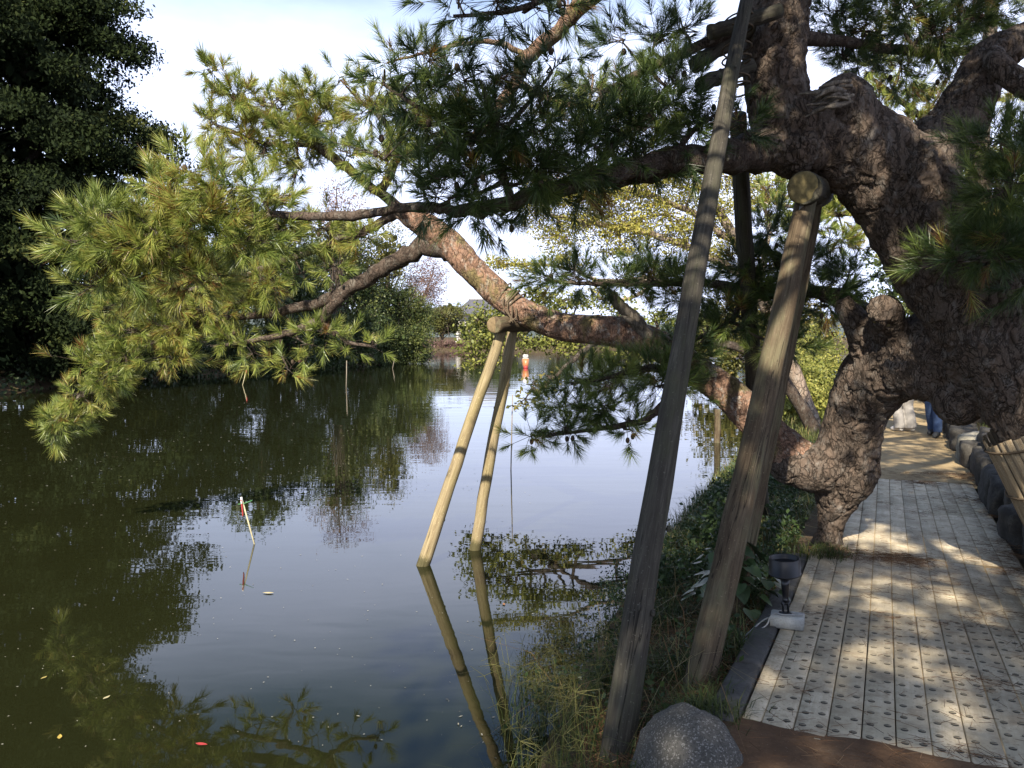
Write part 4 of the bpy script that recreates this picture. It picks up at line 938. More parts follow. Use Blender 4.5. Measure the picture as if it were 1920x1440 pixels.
# far shore
gf = 'trees on the far shore'
bank_tree('spreading pale green pine with bare limbs on the far shore beside the stone lantern', 826, 179, 574, 110, 'broad_warm', .45, 520, 51, per=22, rc=.9, size=.34, low=628, lobes=5, group=gf, name='spreading_tree')
for k, (px, tp, wp, ti, lab) in enumerate([(905, 592, 90, .5, 'small rounded tree in front of the temple roof'), (962, 588, 90, .62, 'light tree beyond the forked water props'), (1050, 585, 120, .55, 'far tree behind the right part of the bent limb'), (1160, 590, 130, .4, 'far tree behind the hanging pine spray'), (1290, 585, 140, .5, 'far tree seen between the two leaning poles'), (700, 580, 140, .4, 'far dark tree behind the point of the left shore'), (1420, 580, 150, .45, 'far tree behind the brown leaning pole')]):
    bank_tree(lab, px, 181 + 2 * (k % 3), tp, wp, 'broad', ti, 300, 60 + k, per=20, rc=.9, size=.36, low=640, group=gf)
# brown banks of the far shore: low bushes
for k, (px, wp, lab) in enumerate([(812, 50, 'low brown bush at the waterline left of the stone lantern'), (846, 46, 'low russet bush at the waterline under the spreading pine'), (880, 46, 'low brown bush on the far waterline right of the lantern')]):
    bank_tree(lab, px, 176.5, 640, wp, 'purple', .45, 130, 80 + k, per=18, rc=.6, size=.25, low=657, cat='shrub', group='low bushes on the far shore', name='low_bush', crown='foliage')

# ------------------------------------------------------------------ yellowing tree and lime green tree on the right bank
def leaf_bough(tree, lines, pads, bark, leaf, size, tint, per=1.0, name='bough'):
    wood = MB(); m = MB(); skel = []; sr = []
    for ln in lines:
        P = np.array([W(*q[:3]) for q in ln]); R = np.array([q[3] * q[2] / FPX for q in ln]); A = catmull(np.hstack([P, R[:, None]]), 5)
        Pp = A[:, :3].copy(); Rr = np.maximum(A[:, 3], .006); Pp[1:-1] += rng.normal(0, 1, (len(Pp) - 2, 3)) * Rr[1:-1, None] * .3
        add_tube(wood, Pp, Rr, seg=8, jit=.06); skel.append(Pp); sr.append(Rr)
    S = np.concatenate(skel); SR = np.concatenate(sr)
    for (px, py, Y, rx, ry, n) in pads:
        c = W(px, py, Y); q = Y / FPX; r = np.array([rx * q, max(.3, .9 * rx * q), ry * q]); b = int(np.argmin(np.linalg.norm(S - c, axis=1))); q0 = S[b]
        mid = (q0 + c) / 2 + rng.normal(0, .08, 3); add_tube(wood, [q0, mid, c], [min(SR[b] * .8, .035), .022, .010], seg=5, sub=4, jit=.08)
        k = max(4, int(n / 14)); sub = c + unit(rng.normal(0, 1, (k, 3))) * r * rng.random((k, 1)) ** .4
        mids = (sub + c) / 2 + rng.normal(0, .05, sub.shape); sticks(wood, np.broadcast_to(c, sub.shape), mids, .010, .007, 4); sticks(wood, mids, sub, .007, .003, 3)
        N = int(n * per); own = rng.integers(0, k, N); P = sub[own] + rng.normal(0, 1, (N, 3)) * (.125, .125, .055)
        leaves(m, P, size, tint + rng.normal(0, .10) + rng.normal(0, .16, N), .8)
    o = wood.build(name, bark, tree, smooth=True); lo = m.build('leaves', M[leaf], o); lo['kind'] = 'stuff'
    return o
yb = np.array([5.95, 16.7, gz1(5.95, 16.7) - .1])
yt = empty('yellowing_tree', yb, 'tree with sparse yellow leaves leaning out over the water behind the poles', 'tree')
tb = MB(); px_tube(tb, [(1530, 815, 16.6, 19), (1512, 760, 16.6, 14), (1488, 695, 16.5, 13), (1452, 615, 16.3, 12), (1420, 540, 16, 11), (1390, 470, 15.8, 11), (1350, 400, 15.6, 8), (1300, 330, 15.5, 5), (1270, 290, 15.5, 2)], seg=12, jit=.04)
tb.build('trunk', M['bark_pale'], yt, smooth=True)
leaf_bough(yt, [[(1425, 545, 16, 10), (1330, 480, 15.7, 7), (1220, 440, 15.5, 6), (1120, 420, 15.4, 5), (1020, 400, 15.3, 3)], [(1390, 470, 15.8, 8), (1300, 400, 15.6, 6), (1200, 360, 15.5, 5), (1080, 340, 15.4, 3)], [(1330, 480, 15.7, 6), (1230, 520, 15.5, 5), (1120, 525, 15.4, 4), (1060, 500, 15.4, 3), (950, 495, 15.3, 2)], [(1420, 540, 16, 7), (1440, 440, 15.8, 5), (1430, 360, 15.8, 3)], [(1240, 525, 15.5, 4), (1180, 560, 15.4, 3), (1120, 560, 15.4, 2)]],
           [(985, 500, 15.3, 42, 16, 170), (1005, 395, 15.3, 46, 28, 260), (1060, 362, 15.4, 60, 33, 420), (1042, 442, 15.4, 60, 33, 420), (1100, 422, 15.4, 68, 36, 560), (1130, 372, 15.5, 68, 36, 560), (1122, 332, 15.5, 58, 22, 300), (1182, 424, 15.5, 78, 42, 760), (1202, 364, 15.5, 68, 38, 620), (1252, 402, 15.6, 68, 42, 640), (1290, 352, 15.6, 58, 36, 480), (1282, 452, 15.6, 56, 30, 380), (1160, 468, 15.5, 58, 20, 320), (1055, 488, 15.4, 48, 18, 230), (945, 492, 15.3, 34, 14, 130), (1335, 400, 15.7, 56, 46, 520), (1370, 332, 15.8, 58, 36, 440), (1425, 380, 15.8, 46, 46, 400), (1350, 475, 15.8, 46, 30, 280), (1012, 335, 15.4, 36, 16, 130), (1240, 320, 15.5, 58, 26, 340), (1200, 500, 15.5, 40, 16, 110), (1120, 545, 15.4, 30, 14, 70)],
           M['bark_pale'], 'yellow', .052, .55, 3.8)
lb = np.array([5.55, 15.2, gz1(5.55, 15.2) - .1])
lt = empty('lime_green_tree', lb, 'bright green tree with low boughs trailing over the water behind the bent limb', 'tree')
tb = MB(); px_tube(tb, [(1540, 830, 15.1, 16), (1500, 760, 15, 12), (1450, 690, 14.9, 10), (1380, 650, 14.8, 8), (1300, 640, 14.7, 7)], seg=10, jit=.05); tb.build('trunk', M['bark_dark'], lt, smooth=True)
leaf_bough(lt, [[(1300, 640, 14.7, 7), (1200, 635, 14.6, 6), (1100, 625, 14.5, 5), (1000, 615, 14.4, 4), (920, 605, 14.3, 3), (890, 630, 14.3, 2)], [(1000, 615, 14.4, 3), (940, 650, 14.3, 2), (900, 680, 14.3, 1.5)]],
           [(900, 600, 14.3, 34, 28, 260), (886, 640, 14.3, 24, 32, 250), (893, 682, 14.3, 18, 16, 110), (938, 630, 14.3, 34, 28, 260), (925, 662, 14.3, 28, 24, 180), (990, 650, 14.4, 38, 22, 200), (1040, 640, 14.4, 38, 20, 190), (1012, 572, 14.4, 36, 26, 200), (1055, 565, 14.4, 36, 22, 180), (1090, 652, 14.5, 42, 22, 200), (1180, 662, 14.6, 48, 22, 200), (1240, 672, 14.6, 48, 22, 180), (965, 590, 14.4, 36, 22, 200), (1300, 662, 14.7, 40, 22, 160), (945, 575, 14.4, 26, 16, 110), (1000, 548, 14.4, 40, 16, 140), (1085, 566, 14.5, 44, 18, 160), (1165, 578, 14.6, 44, 18, 160), (1240, 592, 14.7, 44, 18, 150), (1310, 605, 14.8, 40, 18, 120)],
           M['bark_dark'], 'lime', .070, .52, 2.0)
leaf_bough(lt, [[(1250, 640, 14.4, 6), (1170, 632, 13.4, 5), (1110, 650, 12.6, 5), (1060, 690, 12.2, 4), (1005, 738, 12, 2.5)]], [(1005, 722, 12, 26, 18, 90), (985, 748, 12, 20, 12, 60), (1030, 705, 12.1, 22, 14, 40)], M['bark_dark'], 'broad_warm', .075, .6, 1.2)

# bushes on the right bank and trees closing the view on the landward side
for k, (x, y, r, h, ti, lab) in enumerate([(6.9, 20.3, .9, 1.5, .7, 'sunlit leafy bush beside the pale leaning trunk on the right bank'), (8.3, 23.5, 1.0, 1.9, .6, 'leafy bush further along the right bank'), (6.3, 18.0, .5, .8, .75, 'small bright bush at the foot of the pale leaning trunk'), (9.8, 27, 1.3, 2.4, .5, 'green bush farthest along the right bank')]):
    z = gz1(x, y); leafy_tree('bush', lab, 'bush', (x, y, z), [(x, y, z + h * .55, r, r, h * .55), (x + r * .5, y - .2, z + h * .35, r * .7, r * .7, h * .4)], 170, 24, .22, .075, 'lime', tr=.04, tint=ti, seed=90 + k, group='bushes on the right bank', crown='foliage')
for k, (x, y, H, r, lf, ti, lab) in enumerate([(15, 26, 7.5, 3.2, 'broad', .6, 'green tree beyond the path seen through gaps at the right'), (20, 36, 9, 4, 'broad', .5, 'taller green tree further back beyond the path'), (11.5, 38, 7, 3.0, 'broad_warm', .6, 'warm green tree at the end of the path'), (11.8, 19.5, 4.2, 1.9, 'broad', .7, 'low bright green tree on the slope right of the path')]):
    z = gz1(x, y); leafy_tree('broadleaf_tree', lab, 'tree', (x, y, z), [(x, y, z + H * .6, r, r, H * .4), (x + r * .5, y, z + H * .45, r * .7, r * .7, H * .28), (x - r * .5, y + .5, z + H * .42, r * .7, r * .7, H * .28)], 420, 22, .45, .16, lf, tr=.18, tint=ti, seed=110 + k, group='trees on the landward side')

# dense low undergrowth closing the left shore down to the water
ug = MB(); sh_ = POND[22:33]; pts = catmull(np.column_stack([sh_, np.zeros(len(sh_))]), 14)[:, :2]
for k in range(len(pts) - 1):
    e_ = pts[k + 1] - pts[k]; L = np.linalg.norm(e_); nrm = np.array([e_[1], -e_[0]]) / max(L, 1e-6)
    if pond_sd(np.array([pts[k][0] + nrm[0]]), np.array([pts[k][1] + nrm[1]]))[0] < 0: nrm = -nrm
    n = int(L * 16) + 1; t_ = rng.random(n); o_ = rng.uniform(-.7, 3.8, n); q = pts[k] + t_[:, None] * e_ + o_[:, None] * nrm
    z = np.maximum(ground_z(q[:, 0], q[:, 1]), 0) + rng.random(n) * (.5 + .75 * np.clip(o_ + .7, 0, 4)); C = np.column_stack([q, z])
    clump_leaves(ug, C, 13, .38, .20, .26 + .16 * min(1, max(0, (pts[k][1] - 44) / 28)), .14)
uo = ug.build('undergrowth', M['broad'], None); tag(uo, 'dense dark undergrowth along the waterline of the left shore', 'undergrowth', None, 'stuff')

# ------------------------------------------------------------------ props under the boughs
def pole(parent, a, b, ra, rb, mat, name='pole', seg=16, bend=0.0, label=None):
    """a round pole as its own object: local z along its length so the grain follows it"""
    a = np.asarray(a, float); b = np.asarray(b, float); L = float(np.linalg.norm(b - a)); n = 14
    z = np.linspace(0, L, n); bow = bend * np.sin(np.linspace(0, math.pi, n))
    P = np.stack([bow + 0.004 * rng.normal(0, 1, n), 0.004 * rng.normal(0, 1, n), z], -1); R = np.linspace(ra, rb, n) * (1 + rng.normal(0, .012, n))
    R = np.concatenate([[R[0] * .93], R, [R[-1] * .90]]); P = np.vstack([P[0] - (0, 0, .006), P, P[-1] + (0, 0, .006)])
    mb = MB(); add_tube(mb, P, R, seg=seg, jit=.012)
    for _ in range(max(3, int(L * 2.2))):            # knots, slightly proud
        zz = rng.uniform(.1, L - .1); a_ = rng.random() * 6.28; rr = ra + (rb - ra) * zz / L
        add_blob(mb, (math.cos(a_) * rr * .93, math.sin(a_) * rr * .93, zz), (rr * .16, rr * .16, rr * .26), seg=8, rings=5)
    me = mb.mesh(name, smooth=True); o = link(name, me, mat, parent)
    m = frame_along(a, b); m.translation -= parent_loc(parent); o.matrix_local = m
    if label: o['label'] = label
    return o
# 1: forked prop with crossbars at the near bough
p1b = W(1133, 1490, 3.15); gzb = gz1(p1b[0], p1b[1])
pr1 = empty('branch_prop', p1b, 'tall weathered grey prop with crossbars leaning under the shaded bough', 'prop')
pole(pr1, p1b - (0, 0, .15), W(1408, -40, 5.12), .069, .038, M['pole'], bend=.03)
pole(pr1, W(1428, 968, 7.6), W(1383, 215, 5.75), .072, .058, M['pole'], label='dark rear pole of the prop')
for a, b, r in ((W(1332, 62, 5.15), W(1462, 20, 5.2), .047), (W(1312, 160, 5.2), W(1408, 122, 5.32), .048), (W(1300, 124, 5.36), W(1410, 52, 5.42), .05)):
    pole(pr1, a, b, r, r * .95, M['pole'], 'crossbar', seg=14)
rp = MB()
for k in range(3):
    c = W(1384 - k * 3, 60 + k * 55, 5.2); a = np.linspace(0, 2 * math.pi * 2.2, 40); add_tube(rp, np.stack([c[0] + .085 * np.cos(a), c[1] + .11 * np.sin(a), c[2] + .02 * np.cos(a * .5 + k) + .006 * a], -1), .006, seg=6)
M['rope'] = plain_mat('palm_rope', (0.105, 0.080, 0.055), .95, .4, 90, .1, .5)
rp.build('rope_lashing', M['rope'], pr1, smooth=True)
# 2: brown prop under the trunk, log end towards the viewer
p3b = W(1299, 1298, 3.76)
pr2 = empty('branch_prop', p3b, 'brown forked prop under the trunk with a round log end and a metal strap', 'prop')
pole(pr2, p3b - (0, 0, .1), W(1513, 366, 5.2), .074, .063, M['pole_brown'], bend=-.01)
pole(pr2, W(1370, 1150, 4.95), W(1530, 368, 5.55), .068, .056, M['pole_brown'])
lg = pole(pr2, W(1508, 352, 5.02), W(1536, 362, 5.85), .098, .098, M['pole'], 'crossbar', seg=22)
en = MB(); v, q = lathe([(.001, .012), (.02, .0135), (.045, .011), (.075, .0125), (.092, .009), (.097, .0)], 26); en.add(xf(v, frame_along(W(1508, 352, 5.02), W(1507, 352, 4.9))), q); en.build('log_end', M['wood_end'], pr2, smooth=True)
M['metal'] = plain_mat('galvanised_metal', (0.42, 0.42, 0.40), .45, .2, 40, .5, .1, .7)
st = MB(); v, f = box_arrays(.022, .004, .095, .001); v = xf(v, Matrix.Translation(Vector(W(1501, 396, 5.085))) @ Matrix.Rotation(.22, 4, 'Y')); st.add(v, f)
for dz in (-.03, .03):
    add_blob(st, W(1501, 396, 5.080) + (dz * .22, 0, dz), (.005, .003, .005), seg=8, rings=5)
st.build('metal_strap', M['metal'], pr2)
# 3: pale forked prop standing in the pond under the bent limb
f1 = G(793, 1060); f2 = G(890, 1030)
pr3 = empty('branch_prop', (f1 + f2) / 2, 'pale forked prop standing in the pond under the bent limb', 'prop')
t1, t2 = W(944, 614, 7.22), W(963, 612, 7.46)
pole(pr3, f1 + (f1 - t1) * .25, t1, .058, .046, M['pole_pale'], bend=.012)
pole(pr3, f2 + (f2 - t2) * .25, t2, .056, .046, M['pole_pale'], bend=-.01)
pole(pr3, W(928, 609, 7.08), W(1000, 607, 7.52), .070, .066, M['pole_brown'], 'crossbar', seg=20)
en = MB(); v, q = lathe([(.001, .010), (.02, .0115), (.045, .009), (.062, .007), (.069, .0)], 22); en.add(xf(v, frame_along(W(928, 609, 7.08), W(926, 609, 6.95))), q); en.build('log_end', M['wood_end_brown'], pr3, smooth=True)
ch = MB(); v, f = box_arrays(.12, .03, .014, .003); v = xf(v, Matrix.Translation(Vector(W(962, 600, 7.2))) @ Matrix.Rotation(-.3, 4, 'Y')); ch.add(v, f); ch.build('wedge', M['shard'], pr3)
rp = MB(); A0, A1 = W(990, 590, 7.25), W(915, 532, 7.33); ax = unit(A1 - A0); u, w_ = perp(ax)
for k, off in enumerate((.34, .44, .47, .60)):
    a = np.linspace(0, 2 * math.pi, 30); c = A0 + (A1 - A0) * off
    sk = (.02 * np.sin(a + k))[:, None] * ax
    add_tube(rp, c + .1215 * (np.cos(a)[:, None] * u + np.sin(a)[:, None] * w_) + sk, .0075, seg=6, jit=.12)
for k in range(4):
    a = A0 + (A1 - A0) * (.3 + .1 * k) + np.array([0, -.135, -.03]); add_tube(rp, [a, a + (0, -.015, -.08), W(950 + k * 6, 606, 7.12)], .0075, seg=6, sub=3)
rp.build('rope_lashing', M['rope'], pr3, smooth=True)

# bamboo wrap round the foot of the great trunk
M['bamboo'] = wood_mat('split_bamboo', (0.36, 0.28, 0.18), (0.20, 0.145, 0.085), (0.52, 0.45, 0.34), 40, .05)
wa, wb = W(1893, 662, 5.40), W(2060, 935, 5.25); wax = unit(wb - wa); u, w_ = perp(wax)
wrap = empty('trunk_wrap', wb, 'wrap of split bamboo slats tied round the foot of the great trunk', 'trunk wrap')
wa2 = wa + (wb - wa) * .43; nsl = 40
for k in range(nsl):
    a = 2 * math.pi * k / nsl; rr = .395 + rng.normal(0, .004); d = math.cos(a) * u + math.sin(a) * w_; tng = np.cross(wax, d)
    s0 = wa2 + wax * rng.normal(0, .012) + d * rr; s1 = wb + d * (rr + .05)
    L = float(np.linalg.norm(s1 - s0)); n = 6; hw = .0285
    prof = [(-hw, 0), (-hw * .6, .011), (0, .015), (hw * .6, .011), (hw, 0)]
    v = np.array([(x * (1.06 + .14 * z / L), y, z) for z in np.linspace(0, L, n) for x, y in prof]); q = np.array([(r * 5 + c, r * 5 + c + 1, (r + 1) * 5 + c + 1, (r + 1) * 5 + c) for r in range(n - 1) for c in range(4)])
    zc = unit(s1 - s0); xc = unit(tng - zc * (tng @ zc)); yc = np.cross(zc, xc)
    mat4 = Matrix([[xc[i], yc[i], zc[i], s0[i]] for i in range(3)] + [[0, 0, 0, 1]])
    if np.dot(yc, d) < 0: v[:, 1] *= -1; q = q[:, ::-1]
    o = link('slat', make_mesh('slat', v, [q], None, True), M['bamboo'], wrap); mat4.translation -= parent_loc(wrap); o.matrix_local = mat4
for f_ in (.10, .62):
    c = wa2 + (wb - wa2) * f_; a = np.linspace(0, 2 * math.pi, 48); mbt = MB(); add_tube(mbt, c + (.418 + .05 * f_) * (np.cos(a)[:, None] * u + np.sin(a)[:, None] * w_) + (.012 * np.sin(3 * a))[:, None] * wax, .008, seg=6); mbt.build('tie', M['rope'], wrap, smooth=True)

# ------------------------------------------------------------------ stone, lamp, leafy plant
M['granite'] = stone_mat('speckled_stone', (0.095, 0.089, 0.078), (0.052, 0.049, 0.043), (0.135, 0.127, 0.112), 1.6, speck=(0.19, 0.182, 0.166))
me = rock_mesh('boulder', (.185, .27, .45), 401, seg=64, rings=44, amp=.16, boxy=.22, det=.22)
bo = link('boulder', me, M['granite']); bo.location = (.625, 2.94, .14); bo.rotation_euler = (.05, .10, .4); tag(bo, 'rounded speckled grey stone beside the foot of the tall prop', 'stone')

LS = (1.36, 0.035); L0 = D3(*LS)
M['concrete'] = stone_mat('pale_concrete', (0.40, 0.40, 0.37), (0.26, 0.255, 0.23), (0.50, 0.50, 0.47), 2.2)
v, f = box_arrays(.175, .125, .07, .008); v = v + .003 * np.stack([fbm(v * 22, 51 + k) for k in range(3)], -1)
bl = link('concrete_block', make_mesh('concrete_block', v, [f]), M['concrete']); bl.location = Vector(L0 + (0, 0, .0355)); bl.rotation_euler = (0, 0, -HEAD + .05); tag(bl, 'small pale concrete block under the black spotlight', 'block')
M['black'] = plain_mat('black_enamel', (0.012, 0.012, 0.014), .28, .2, 30, .5, .05)
M['blackmatt'] = plain_mat('black_plastic_hood', (0.008, 0.008, 0.010), .4, .2, 30, .45, .05)
lamp = empty('spotlight', L0 + (0, 0, .071), 'black garden spotlight on a pale concrete block at the boardwalk edge', 'spotlight')
def part_lathe(name, prof, at, mat, parent, seg=28, tilt=(0, 0)):
    v, q = lathe(prof, seg); mm = Matrix.Translation(Vector(at)) @ Matrix.Rotation(tilt[0], 4, 'X') @ Matrix.Rotation(tilt[1], 4, 'Y')
    mb = MB().add(xf(v, mm), q); return mb.build(name, mat, parent, smooth=True)
Lb = L0 + (-.01, .005, .071)
part_lathe('base', [(.001, .012), (.028, .012), (.034, .008), (.035, 0), (.001, 0)], Lb, M['black'], lamp)
bk = MB()
for sx in (-.014, .014):
    v, f = box_arrays(.005, .024, .058, .0015); bk.add(v + Lb + (sx, 0, .038), f)
bk.build('bracket', M['black'], lamp)
kn = MB(); v, q = lathe([(.001, -.024), (.010, -.024), (.012, -.020), (.012, .020), (.010, .024), (.001, .024)], 14); kn.add(xf(v, Matrix.Translation(Vector(Lb + (0, 0, .058))) @ Matrix.Rotation(math.pi / 2, 4, 'Y')), q); kn.build('hinge_bolt', M['black'], lamp, smooth=True)
part_lathe('stem', [(.001, 0), (.014, 0), (.0145, .010), (.017, .012), (.017, .018), (.0155, .02), (.018, .045), (.0215, .095), (.0235, .13), (.001, .13)], Lb + (0, 0, .062), M['black'], lamp, tilt=(.03, -.05))
part_lathe('hood', [(.022, 0), (.027, .004), (.060, .018), (.078, .030), (.086, .031), (.087, .036), (.083, .038), (.082, .121), (.0805, .123), (.078, .121), (.078, .040), (.060, .026), (.001, .012)], Lb + (-.006, 0, .188), M['blackmatt'], lamp, seg=36, tilt=(.03, -.05))
gl_ = part_lathe('glass', [(.001, .095), (.05, .096), (.0775, .094)], Lb + (-.006, 0, .188), M['black'], lamp, tilt=(.03, -.05))
cb = MB(); M['cable'] = plain_mat('grey_cable', (0.28, 0.28, 0.27), .6, .1, 20, .3)
c0 = Lb + (0, 0, .006)
add_tube(cb, [c0 + (.02, -.02, .01), c0 + (.06, -.035, .004), c0 + (.085, -.03, .002), c0 + (.06, -.055, .004), c0 + (-.03, -.05, .004), c0 + (-.06, -.02, .004), c0 + (-.09, -.02, -.02), c0 + (-.12, -.05, -.055), D3(1.18, -.12, -.01), D3(1.10, -.17, -.05), D3(1.06, -.24, -.16)], .0042, seg=7, sub=5)
add_tube(cb, [D3(1.33, -.06, .045), D3(1.30, -.09, .03), D3(1.22, -.13, .0), D3(1.12, -.19, -.06), D3(1.0, -.27, -.18)], .0042, seg=7, sub=5)
ca = cb.build('cable', M['cable'], None, smooth=True, origin=c0); tag(ca, 'thin grey cable looping off the concrete block into the grass', 'cable')

# broad-leaved plant by the lamp: every leaf a piece
M['heart'] = NT('heart_leaf').m; t = NT('dark_heart_leaf'); v = t.coords(); n_ = t.noise(v, 30, 5, .6)
oi = t.new("ShaderNodeObjectInfo"); cc = t.mix(oi.outputs['Random'], (0.018, 0.034, 0.014), (0.045, 0.080, 0.026)); M['heart'] = t.done(t.mix(t.ramp(n_, [(.4, (0, 0, 0)), (.7, (.5, .5, .5))]), cc, (0.08, 0.10, 0.04)), .38, t.bump(n_, .4, .004), .4)
def heart_leaf(L):
    o_ = [(0, 0), (.30, -.10), (.48, .08), (.46, .34), (.32, .62), (.14, .86), (0, 1.0)]
    right = [(x, y, .10 * x * x * 4 * .3 + .10 * x - .10 * y * y) for x, y in o_]; mid = [(0, y, -.10 * y * y) for y in (0, .08, .2, .4, .65, .86, 1.0)]
    v = np.array(mid + right[1:-1] + [(-x, y, z) for x, y, z in right[1:-1]]) * L
    r0 = 7; l0 = 12; f = []
    for s_, b0 in ((1, r0), (-1, l0)):
        for k in range(5):
            a_, b_ = (k, k + 1); e0 = b0 + k - 1 if k > 0 else None; e1 = b0 + k
            tri = [(a_, e1, b_)] + ([(a_, e0, e1)] if e0 is not None else [])
            f += [t_ if s_ > 0 else t_[::-1] for t_ in tri]
        f.append((5, b0 + 4, 6) if s_ > 0 else (6, b0 + 4, 5))
    return make_mesh('leaf', v, [np.array(f)], None, True)
lm_ = [heart_leaf(l) for l in (.085, .105, .125)]
def heart_plant(name, label, base, n, spread, h):
    pl = empty(name, base, label, 'plant'); stm = MB(); base = np.asarray(base, float)
    for k in range(n):
        a = rng.random() * 2 * math.pi; r = spread * rng.random() ** .6; tip = base + (math.cos(a) * r, math.sin(a) * r * .8, h * rng.uniform(.25, 1.0) * (1 - .3 * r / spread))
        add_tube(stm, [base + rng.normal(0, .02, 3) * (1, 1, 0), (base + tip) / 2 + (0, 0, .08), tip], [.004, .003, .0018], seg=5, sub=3)
        o = link('leaf', lm_[rng.integers(0, 3)], M['heart'] if not lm_[0].materials else None, pl); o.location = Vector(tip - base)
        o.rotation_euler = (rng.uniform(-.9, -.1), rng.uniform(-.3, .3), a - math.pi / 2 + rng.uniform(-.7, .7))
    stm.build('stems', M['weed'], pl)
for m_ in lm_: m_.materials.append(M['heart'])
q = D3(1.72, -.30); q[2] = gz1(q[0], q[1]); heart_plant('broad_leaved_plant', 'dark broad-leaved plant with heart-shaped leaves beside the spotlight', q, 50, .27, .50)
q = D3(2.55, -.32); q[2] = gz1(q[0], q[1]); heart_plant('broad_leaved_plant', 'smaller broad-leaved plant at the foot of the hooked limb', q, 22, .26, .26)

# ------------------------------------------------------------------ grass, weeds, litter
def blades(mb, P, h, w, lean, tint):
    m = len(P); a = rng.random(m) * 2 * math.pi; d = np.stack([np.cos(a), np.sin(a), np.zeros(m)], -1); s = np.stack([-np.sin(a), np.cos(a), np.zeros(m)], -1) * (w * .5)
    h = h[:, None]; ln = (lean * rng.uniform(.2, 1.4, m))[:, None]
    m1 = P + d * h * ln * .35 + np.array([0, 0, .62]) * h; tip = P + d * h * ln * 1.15 + np.array([0, 0, .62]) * h + np.array([0, 0, 1]) * h * (.42 - .55 * np.clip(ln - .3, 0, 1.2))
    v = np.stack([P - s, P + s, m1 + s * .75, m1 - s * .75, tip], 1).reshape(-1, 3); k = np.arange(m)[:, None] * 5
    tt = np.repeat(np.clip(tint, 0, 1), 5); b = mb.n; mb.add(v, k + np.array([0, 1, 2, 3]), tt); mb.f.append(k + np.array([3, 2, 4]) + b)
def scatter(n, s0, s1, p0, p1, sd0, sd1, clump=None):
    s = rng.uniform(s0, s1, n); p = rng.uniform(p0, p1, n)
    if clump: k = rng.integers(0, clump, n); cs_, cp_ = rng.uniform(s0, s1, clump), rng.uniform(p0, p1, clump); s = cs_[k] + rng.normal(0, .06, n); p = cp_[k] + rng.normal(0, .06, n)
    q = XY(0, 0) + s[:, None] * DV + p[:, None] * NV; sd = pond_sd(q[:, 0], q[:, 1]); ok = (sd > sd0) & (sd < sd1) & ((p < -.13) | (p > 1.75) | (s > 50)); q = q[ok]
    return np.concatenate([q, ground_z(q[:, 0], q[:, 1])[:, None] - .01], -1)
g = MB()
def put(P, h0, h1, w, lean, tm, tv): blades(g, P, rng.uniform(h0, h1, len(P)), w, lean, tm + rng.normal(0, tv, len(P)))
put(scatter(30000, -1, 9, -2.2, -.12, .1, 3), .04, .12, .005, .9, .28, .2)
put(scatter(13000, .6, 7, -2.2, -.14, .15, 3, 130), .09, .22, .006, 1.2, .30, .2)
put(scatter(16000, 3.5, 14, -2.6, -.14, -.05, 3), .08, .24, .008, .9, .56, .2)
put(scatter(12000, 12, 32, -3.5, -.1, -.1, 4), .10, .35, .018, .8, .66, .15)
put(scatter(9000, .5, 18, 1.8, 4.5, .1, 20), .05, .16, .008, .9, .50, .22)
# straw-coloured dead stalks lying in the bank
put(scatter(900, .2, 6, -1.9, -.15, -.05, 3), .15, .34, .0045, 2.0, .93, .05)
# tuft at the foot of the hooked limb, tuft by the kerb end
def spot(cx, cy, r, n, h0, h1, tm):
    q = np.stack([cx + rng.normal(0, r, n), cy + rng.normal(0, r, n)], -1); z = ground_z(q[:, 0], q[:, 1]); put(np.concatenate([q, z[:, None]], -1), h0, h1, .0055, .8, tm, .15)
tf = D3(3.30, .10); spot(tf[0], tf[1], .10, 420, .08, .16, .42)
tf = D3(-.02, -.17); spot(tf[0], tf[1], .085, 520, .07, .17, .40)
tf = D3(9.2, .2); spot(tf[0], tf[1], .10, 160, .08, .18, .45)
go = g.build('grass', M['grass'], None); tag(go, 'tufted grass and straw on the bank between boardwalk and pond', 'grass', None, 'stuff')
w_ = MB()
P = scatter(7500, -.2, 10, -2.3, -.16, .22, 3, 420); P[:, 2] += rng.uniform(.02, .22, len(P)); s_w, p_w = SP(P[:, 0], P[:, 1]); P = P[(s_w > 2.0) | (p_w < -1.15) | (rng.random(len(P)) < .22)]; clump_leaves(w_, P, 5, .06, .036, .42, .22)
P = scatter(2600, .2, 8, -2.3, -.16, .15, 3, 90); P[:, 2] += rng.uniform(.02, .30, len(P)); s_w, p_w = SP(P[:, 0], P[:, 1]); P = P[(s_w > 2.2) | (rng.random(len(P)) < .12)]; clump_leaves(w_, P, 4, .07, .055, .30, .2)
P = scatter(2600, -1.2, 3.2, -2.0, -.8, -.10, .6, 90); P[:, 2] = np.maximum(P[:, 2], 0) + rng.uniform(.0, .34, len(P)); clump_leaves(w_, P, 4, .06, .024, .18, .12)
wo = w_.build('weeds', M['weed'], None); tag(wo, 'small-leaved dark weeds spreading over the bank to the water', 'weeds', None, 'stuff')
